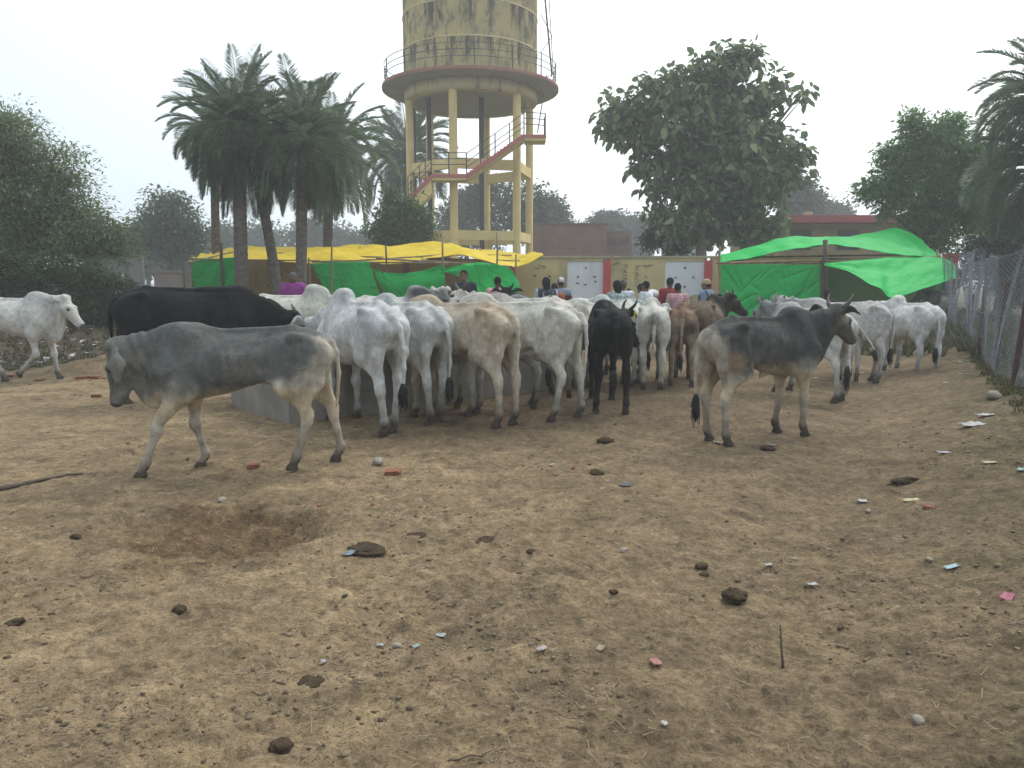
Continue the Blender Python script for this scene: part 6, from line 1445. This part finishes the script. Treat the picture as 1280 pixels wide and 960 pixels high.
for nm, col, w, h, px, py, lb in (('plastic_scrap', (.05, .06, .085), .13, .06, 783, 607, 'crumpled dark blue plastic scrap at the centre of the yard'), ('plastic_scrap', (.25, .32, .40), .07, .05, 436, 693, 'blue-grey plastic scrap half buried in dung right of the pit'), ('paper_scrap', (.62, .63, .62), .06, .05, 1078, 627, 'white paper scrap at the right, left of the yellow wrapper'),
        ('wrapper', (.62, .58, .25), .10, .05, 1138, 627, 'pale yellow wrapper near the right bank'), ('plastic_strip', (.42, .60, .66), .10, .03, 1190, 705, 'pale blue plastic strip at the right'), ('cloth_scrap', (.45, .04, .14), .11, .05, 1259, 739, 'crimson pink rag at the right edge of the foreground'), ('paper_scrap', (.58, .58, .54), .03, .05, 1015, 733, 'small upright white paper bit right of the largest dung heap'),
        ('wrapper', (.60, .22, .20), .05, .04, 820, 832, 'red and white wrapper in the lower middle foreground'), ('plastic_scrap', (.50, .54, .56), .04, .03, 551, 793, 'pale grey plastic bit in the lower centre'), ('plastic_scrap', (.50, .54, .52), .03, .02, 475, 805, 'pale scrap leftmost of the lower centre scraps'), ('plastic_scrap', (.36, .50, .46), .035, .02, 520, 809, 'greenish scrap between the pale lower centre scraps'),
        ('paper_scrap', (.52, .50, .52), .03, .02, 404, 827, 'small whitish scrap in the left lower foreground'), ('paper_scrap', (.62, .60, .58), .025, .02, 830, 907, 'tiny white scrap near the bottom centre'), ('leaf_scrap', (.42, .34, .20), .05, .03, 750, 812, 'dry curled leaf in the lower middle foreground'), ('plastic_bag', (.56, .56, .52), .22, .15, 1216, 533, 'crumpled white plastic bag on the bank by the fence'),
        ('plastic_scrap', (.55, .54, .50), .18, .08, 1232, 512, 'torn whitish plastic sheet below the fence rock'), ('wrapper', (.58, .50, .22), .15, .04, 1240, 578, 'yellowish strip on the bank at the right edge'), ('plastic_scrap', (.20, .50, .45), .08, .04, 1276, 583, 'turquoise scrap at the very right edge on the bank'), ('paper_scrap', (.60, .58, .54), .08, .04, 1182, 477, 'white paper on the dirt left of the fence'),
        ('paper_scrap', (.60, .58, .54), .14, .05, 1205, 463, 'long white scrap by the second fence post'), ('paper_scrap', (.58, .56, .50), .12, .05, 1200, 447, 'white scrap at the far fence foot'), ('plastic_scrap', (.55, .50, .36), .07, .03, 690, 582, 'cream scrap left of the pinkish brick bit'), ('paper_scrap', (.55, .52, .46), .05, .03, 960, 735-25, 'beige scrap in the right middle ground'),
        ('paper_scrap', (.60, .60, .58), .09, .05, 1020, 473, 'white scrap on the dirt behind the grey bull'), ('paper_scrap', (.60, .60, .58), .08, .05, 1077, 467, 'white scrap under the thin young cow'), ('plastic_scrap', (.55, .50, .45), .03, .05, 677, 815, 'pale twig-like scrap in the lower centre'), ('paper_scrap', (.55, .55, .52), .10, .04, 1180, 565, 'pale paper scrap at the foot of the bank'),
        ('wrapper', (.50, .46, .34), .09, .04, 898, 541+14, 'tan wrapper near the grey bull hooves'), ('paper_scrap', (.55, .52, .46), .07, .04, 965, 558, 'cream scrap by the bull front hooves')):
    o = scrap(nm, col, w, h, px); put_at(o, px, py, .012, px*.37); tag(o, lb, 'litter', LG)
def stick(px0, py0, px1, py1, r, lb, up=0.0, nm='stick'):
    a, b = ground(px0, py0), ground(px1, py1); o = bpy.data.objects.new(nm, None); rnd = random.Random(px0); root = a
    if up: b = a+Vector((-.012, .02, up))
    mb = MB(); pts = [a.lerp(b, t)-a+Vector((0, rnd.uniform(-1, 1)*.02*(b-a).length, .012+rnd.uniform(0, .01)*(not up))) for t in np.linspace(0, 1, 7)]
    mb.tube(pts, [r*(1-.6*t) for t in np.linspace(0, 1, 7)], 7)
    if not up: mb.tube([pts[3], pts[3]+Vector((.08, .05, .01))], [r*.5, r*.1], 5)
    else: mb.tube([pts[4], pts[4]+Vector((-.02, .01, .03))], [r*.4, r*.1], 5)
    o = mb.build(nm, mat('grey_stick', (.12, .095, .07), .9, (.06, .05, .04), 20), None, True, loc=(a.x, a.y, gz(a.x, a.y)-.01)); tag(o, lb, 'stick', 'sticks on the dirt')
stick(-30, 617, 104, 592, .022, 'long crooked stick lying on the dirt at the left edge')
stick(979, 824, 977, 760, .006, 'thin twig stuck upright in the dirt in the right foreground', up=.17)
stick(920, 722, 972, 716, .009, 'short bent stick lying above the largest dung heap')
stick(560, 940, 640, 930, .003, 'thin straw-like stick near the bottom edge')
# rubbish and scrub by the left trees, grass on the bank
def tufts(name, area, n, h, cols, lb, cat, seed, per=9):
    rs = np.random.RandomState(seed); V = []; F = []; C = []
    for k in range(n):
        x, y = area(rs)
        if x is None: continue
        z = gz(x, y)
        for j in range(per):
            a = rs.rand()*6.28; l = h*(.5+rs.rand()); ln = l*(.3+.5*rs.rand()); w = .004+.004*rs.rand()+.0006*y; bx, by = x+rs.normal()*.03, y+rs.normal()*.03
            dx, dy = math.cos(a), math.sin(a); kx = len(V)
            V += [(bx-dy*w, by+dx*w, z-.01), (bx+dy*w, by-dx*w, z-.01), (bx+dx*ln*.5+dy*w*.7, by+dy*ln*.5-dx*w*.7, z+l*.7), (bx+dx*ln, by+dy*ln, z+l)]
            F.append((kx, kx+1, kx+2, kx+3)); c = np.array(cols[0])+(np.array(cols[1])-np.array(cols[0]))*rs.rand(); C += [c]*4
    tag(link(bpy.data.objects.new(name, mesh_np(name, np.array(V), np.array(F), M_LEAF, False, np.array(C)))), lb, cat, kind='stuff')
def a_bank(rs):
    y = 5.0+rs.rand()*17; x = fx(y)+abs(rs.normal())*.7-.15; 
    return (x, y) if fbm(np.array([x*.9]), np.array([y*.9]), 3)[0] > .44 else (None, None)
tufts('bank_grass', a_bank, 2600, .034, ((.05, .065, .02), (.14, .12, .06)), 'low sparse grass along the earth bank under the wire fence', 'grass', 41)
def a_left(rs): return (-14+rs.rand()*9, 12.6+rs.rand()*4.5)
tufts('dry_scrub', a_left, 1500, .06, ((.05, .06, .028), (.14, .12, .06)), 'dry scrub and weeds under the feathery tree', 'scrub', 42)
def a_fence(rs): return (fx(9)+1.2+rs.rand()*9, 8+rs.rand()*16)
tufts('fence_weeds', a_fence, 1100, .28, ((.05, .07, .03), (.15, .14, .08)), 'tall weeds beyond the wire fence', 'weeds', 43)
rs = np.random.RandomState(77); V = []; F = []
for k in range(420):
    x, y = -9.6+rs.rand()*4.2, 12.7+rs.rand()*3.4; z = gz(x, y)+.02; r = .02+.06*rs.rand()**2
    q = rs.normal(size=(4, 3))*r*np.array([1, 1, .4])+np.array([x, y, z+.02]); kx = len(V); V += list(q); F.append((kx, kx+1, kx+2, kx+3))
tag(link(bpy.data.objects.new('rubbish', mesh_np('rubbish', np.array(V), np.array(F), mat('rubbish', (.36, .36, .36), .7, (.10, .09, .08), 3, lo=.45, hi=.55), False))), 'strewn pale rubbish below the feathery tree behind the left white cow', 'rubbish', kind='stuff')

# ------------------------------------------------------------------ left background: slab, low wall, motorcycle, thin post
p = at(172, 350, 24); cs_ = soft_box('concrete_slab', -.20, .20, -.09, .09, -.1, at(172, 318, 24).z, mat('slab_pink_grey', (.30, .28, .28), .9, (.24, .22, .22), 2), None, 14, .01)
cs_.location = (p.x, 24, 0); tag(cs_, 'upright grey concrete slab post left of the yellow tent', 'post')
a_, b_ = at(196, 350, 27).x, at(243, 350, 27).x
lw = MB(); lw.box(((a_+b_)/2, 27, .80), (b_-a_+.1, .22, 1.9)); lw.box(((a_+b_)/2, 27, 1.79), (b_-a_+.2, .3, .08))
tag(lw.build('low_wall', mat('pinkish_plaster', (.29, .24, .22), .95, (.20, .17, .15), 1.5)), 'low pinkish plastered wall between the slab post and the green side sheet', 'wall')
p = at(229, 345, 25.5); mb = MB(); mb.tube([(0, 0, -.1), (.03, 0, at(229, 330, 25.5).z)], .035, 7); o = mb.build('thin_post', M_WOOD, None, True, loc=(p.x, 25.5, 0)); tag(o, 'thin dark post standing before the low pinkish wall', 'post')
def motorcycle(px, D, rz):
    p = at(px, 350, D); r = empty('motorcycle', (p.x, D, gz(p.x, D)), rz); tag(r, 'dark motorcycle parked between the slab post and the low wall', 'motorcycle')
    blk, chrome = mat('black_rubber', (.02, .02, .022), .7), mat('bike_metal', (.35, .36, .38), .35, metal=.6); body = mat('bike_body', (.03, .035, .06), .35)
    for x in (-.62, .62):
        w = empty('wheel', (x, 0, .30)); w.parent = r; mb = MB(); mb.tube([(.27*math.cos(a), 0, .27*math.sin(a)) for a in np.linspace(0, 6.2832, 25)], .045, 8, cap=False); mb.build('tyre', blk, w, True)
        mb = MB(); mb.tube([(0, -.05, 0), (0, .05, 0)], .05, 10)
        for a in np.linspace(0, 6.2832, 11)[:-1]: mb.tube([(0, 0, 0), (.25*math.cos(a), 0, .25*math.sin(a))], .006, 4)
        mb.build('rim', chrome, w)
    mb = MB(); mb.tube([(-.62, 0, .30), (-.2, 0, .55), (.30, 0, .80), (.45, 0, .95)], .035, 8); mb.tube([(-.2, 0, .35), (.2, 0, .35), (.32, 0, .78)], .03, 8); mb.build('frame', blk, r, True)
    mb = MB(); mb.tube([(.62, .06, .30), (.42, .06, .92)], .028, 8); mb.tube([(.62, -.06, .30), (.42, -.06, .92)], .028, 8); mb.build('fork', chrome, r, True)
    for nm, c, rr, m_ in (('fuel_tank', (.15, 0, .80), (.27, .12, .12), body), ('engine', (.02, 0, .45), (.18, .14, .15), chrome), ('seat', (-.32, 0, .80), (.36, .13, .06), blk), ('mudguard', (.62, 0, .60), (.20, .05, .04), body), ('side_cover', (-.25, 0, .62), (.16, .14, .10), body)):
        bm = bmesh.new(); bmesh.ops.create_uvsphere(bm, u_segments=14, v_segments=9, radius=1)
        for v in bm.verts: v.co = Vector((v.co.x*rr[0], v.co.y*rr[1], v.co.z*rr[2]))
        me = bpy.data.meshes.new(nm); bm.to_mesh(me); bm.free(); me.materials.append(m_); o = link(bpy.data.objects.new(nm, me), r); o.location = c
    mb = MB(); mb.tube([(.40, -.36, 1.02), (.44, -.12, .98), (.44, .12, .98), (.40, .36, 1.02)], .018, 7); mb.build('handlebar', chrome, r, True)
    mb = MB(); mb.tube([(.46, 0, .88), (.56, 0, .88)], [.06, .09], 12); mb.build('headlight', chrome, r, True)
motorcycle(187, 24.6, R(25))
# overhead wires between far poles
for k, (pa, pb) in enumerate((((560, 285, 70), (860, 268, 70)), ((380, 322, 60), (520, 316, 60)))):
    a, b = at(*pa), at(*pb); pts = [a.lerp(b, t)-a-Vector((0, 0, 4*.35*t*(1-t))) for t in np.linspace(0, 1, 14)]
    mb = MB(); mb.tube(pts, .02, 4); tag(mb.build('power_line', M_RAIL, None, loc=tuple(a)), ('thin power line crossing the sky between tower and big-leaved tree', 'thin wire low over the yellow tent roof')[k], 'wire')
# ------------------------------------------------------------------ haze
mh = bpy.data.materials.new('haze_air'); mh.use_nodes = True; nt = mh.node_tree; nt.nodes.clear()
ho_ = nt.nodes.new('ShaderNodeOutputMaterial'); pv = nt.nodes.new('ShaderNodeVolumePrincipled')
pv.inputs['Color'].default_value = (.90, .94, .98, 1); pv.inputs['Density'].default_value = .0031; pv.inputs['Anisotropy'].default_value = .2
nt.links.new(pv.outputs[0], ho_.inputs['Volume'])
mb = MB(); mb.box((0, 0, 9.5), (740, 740, 23)); tag(mb.build('haze', mh), kind='stuff')
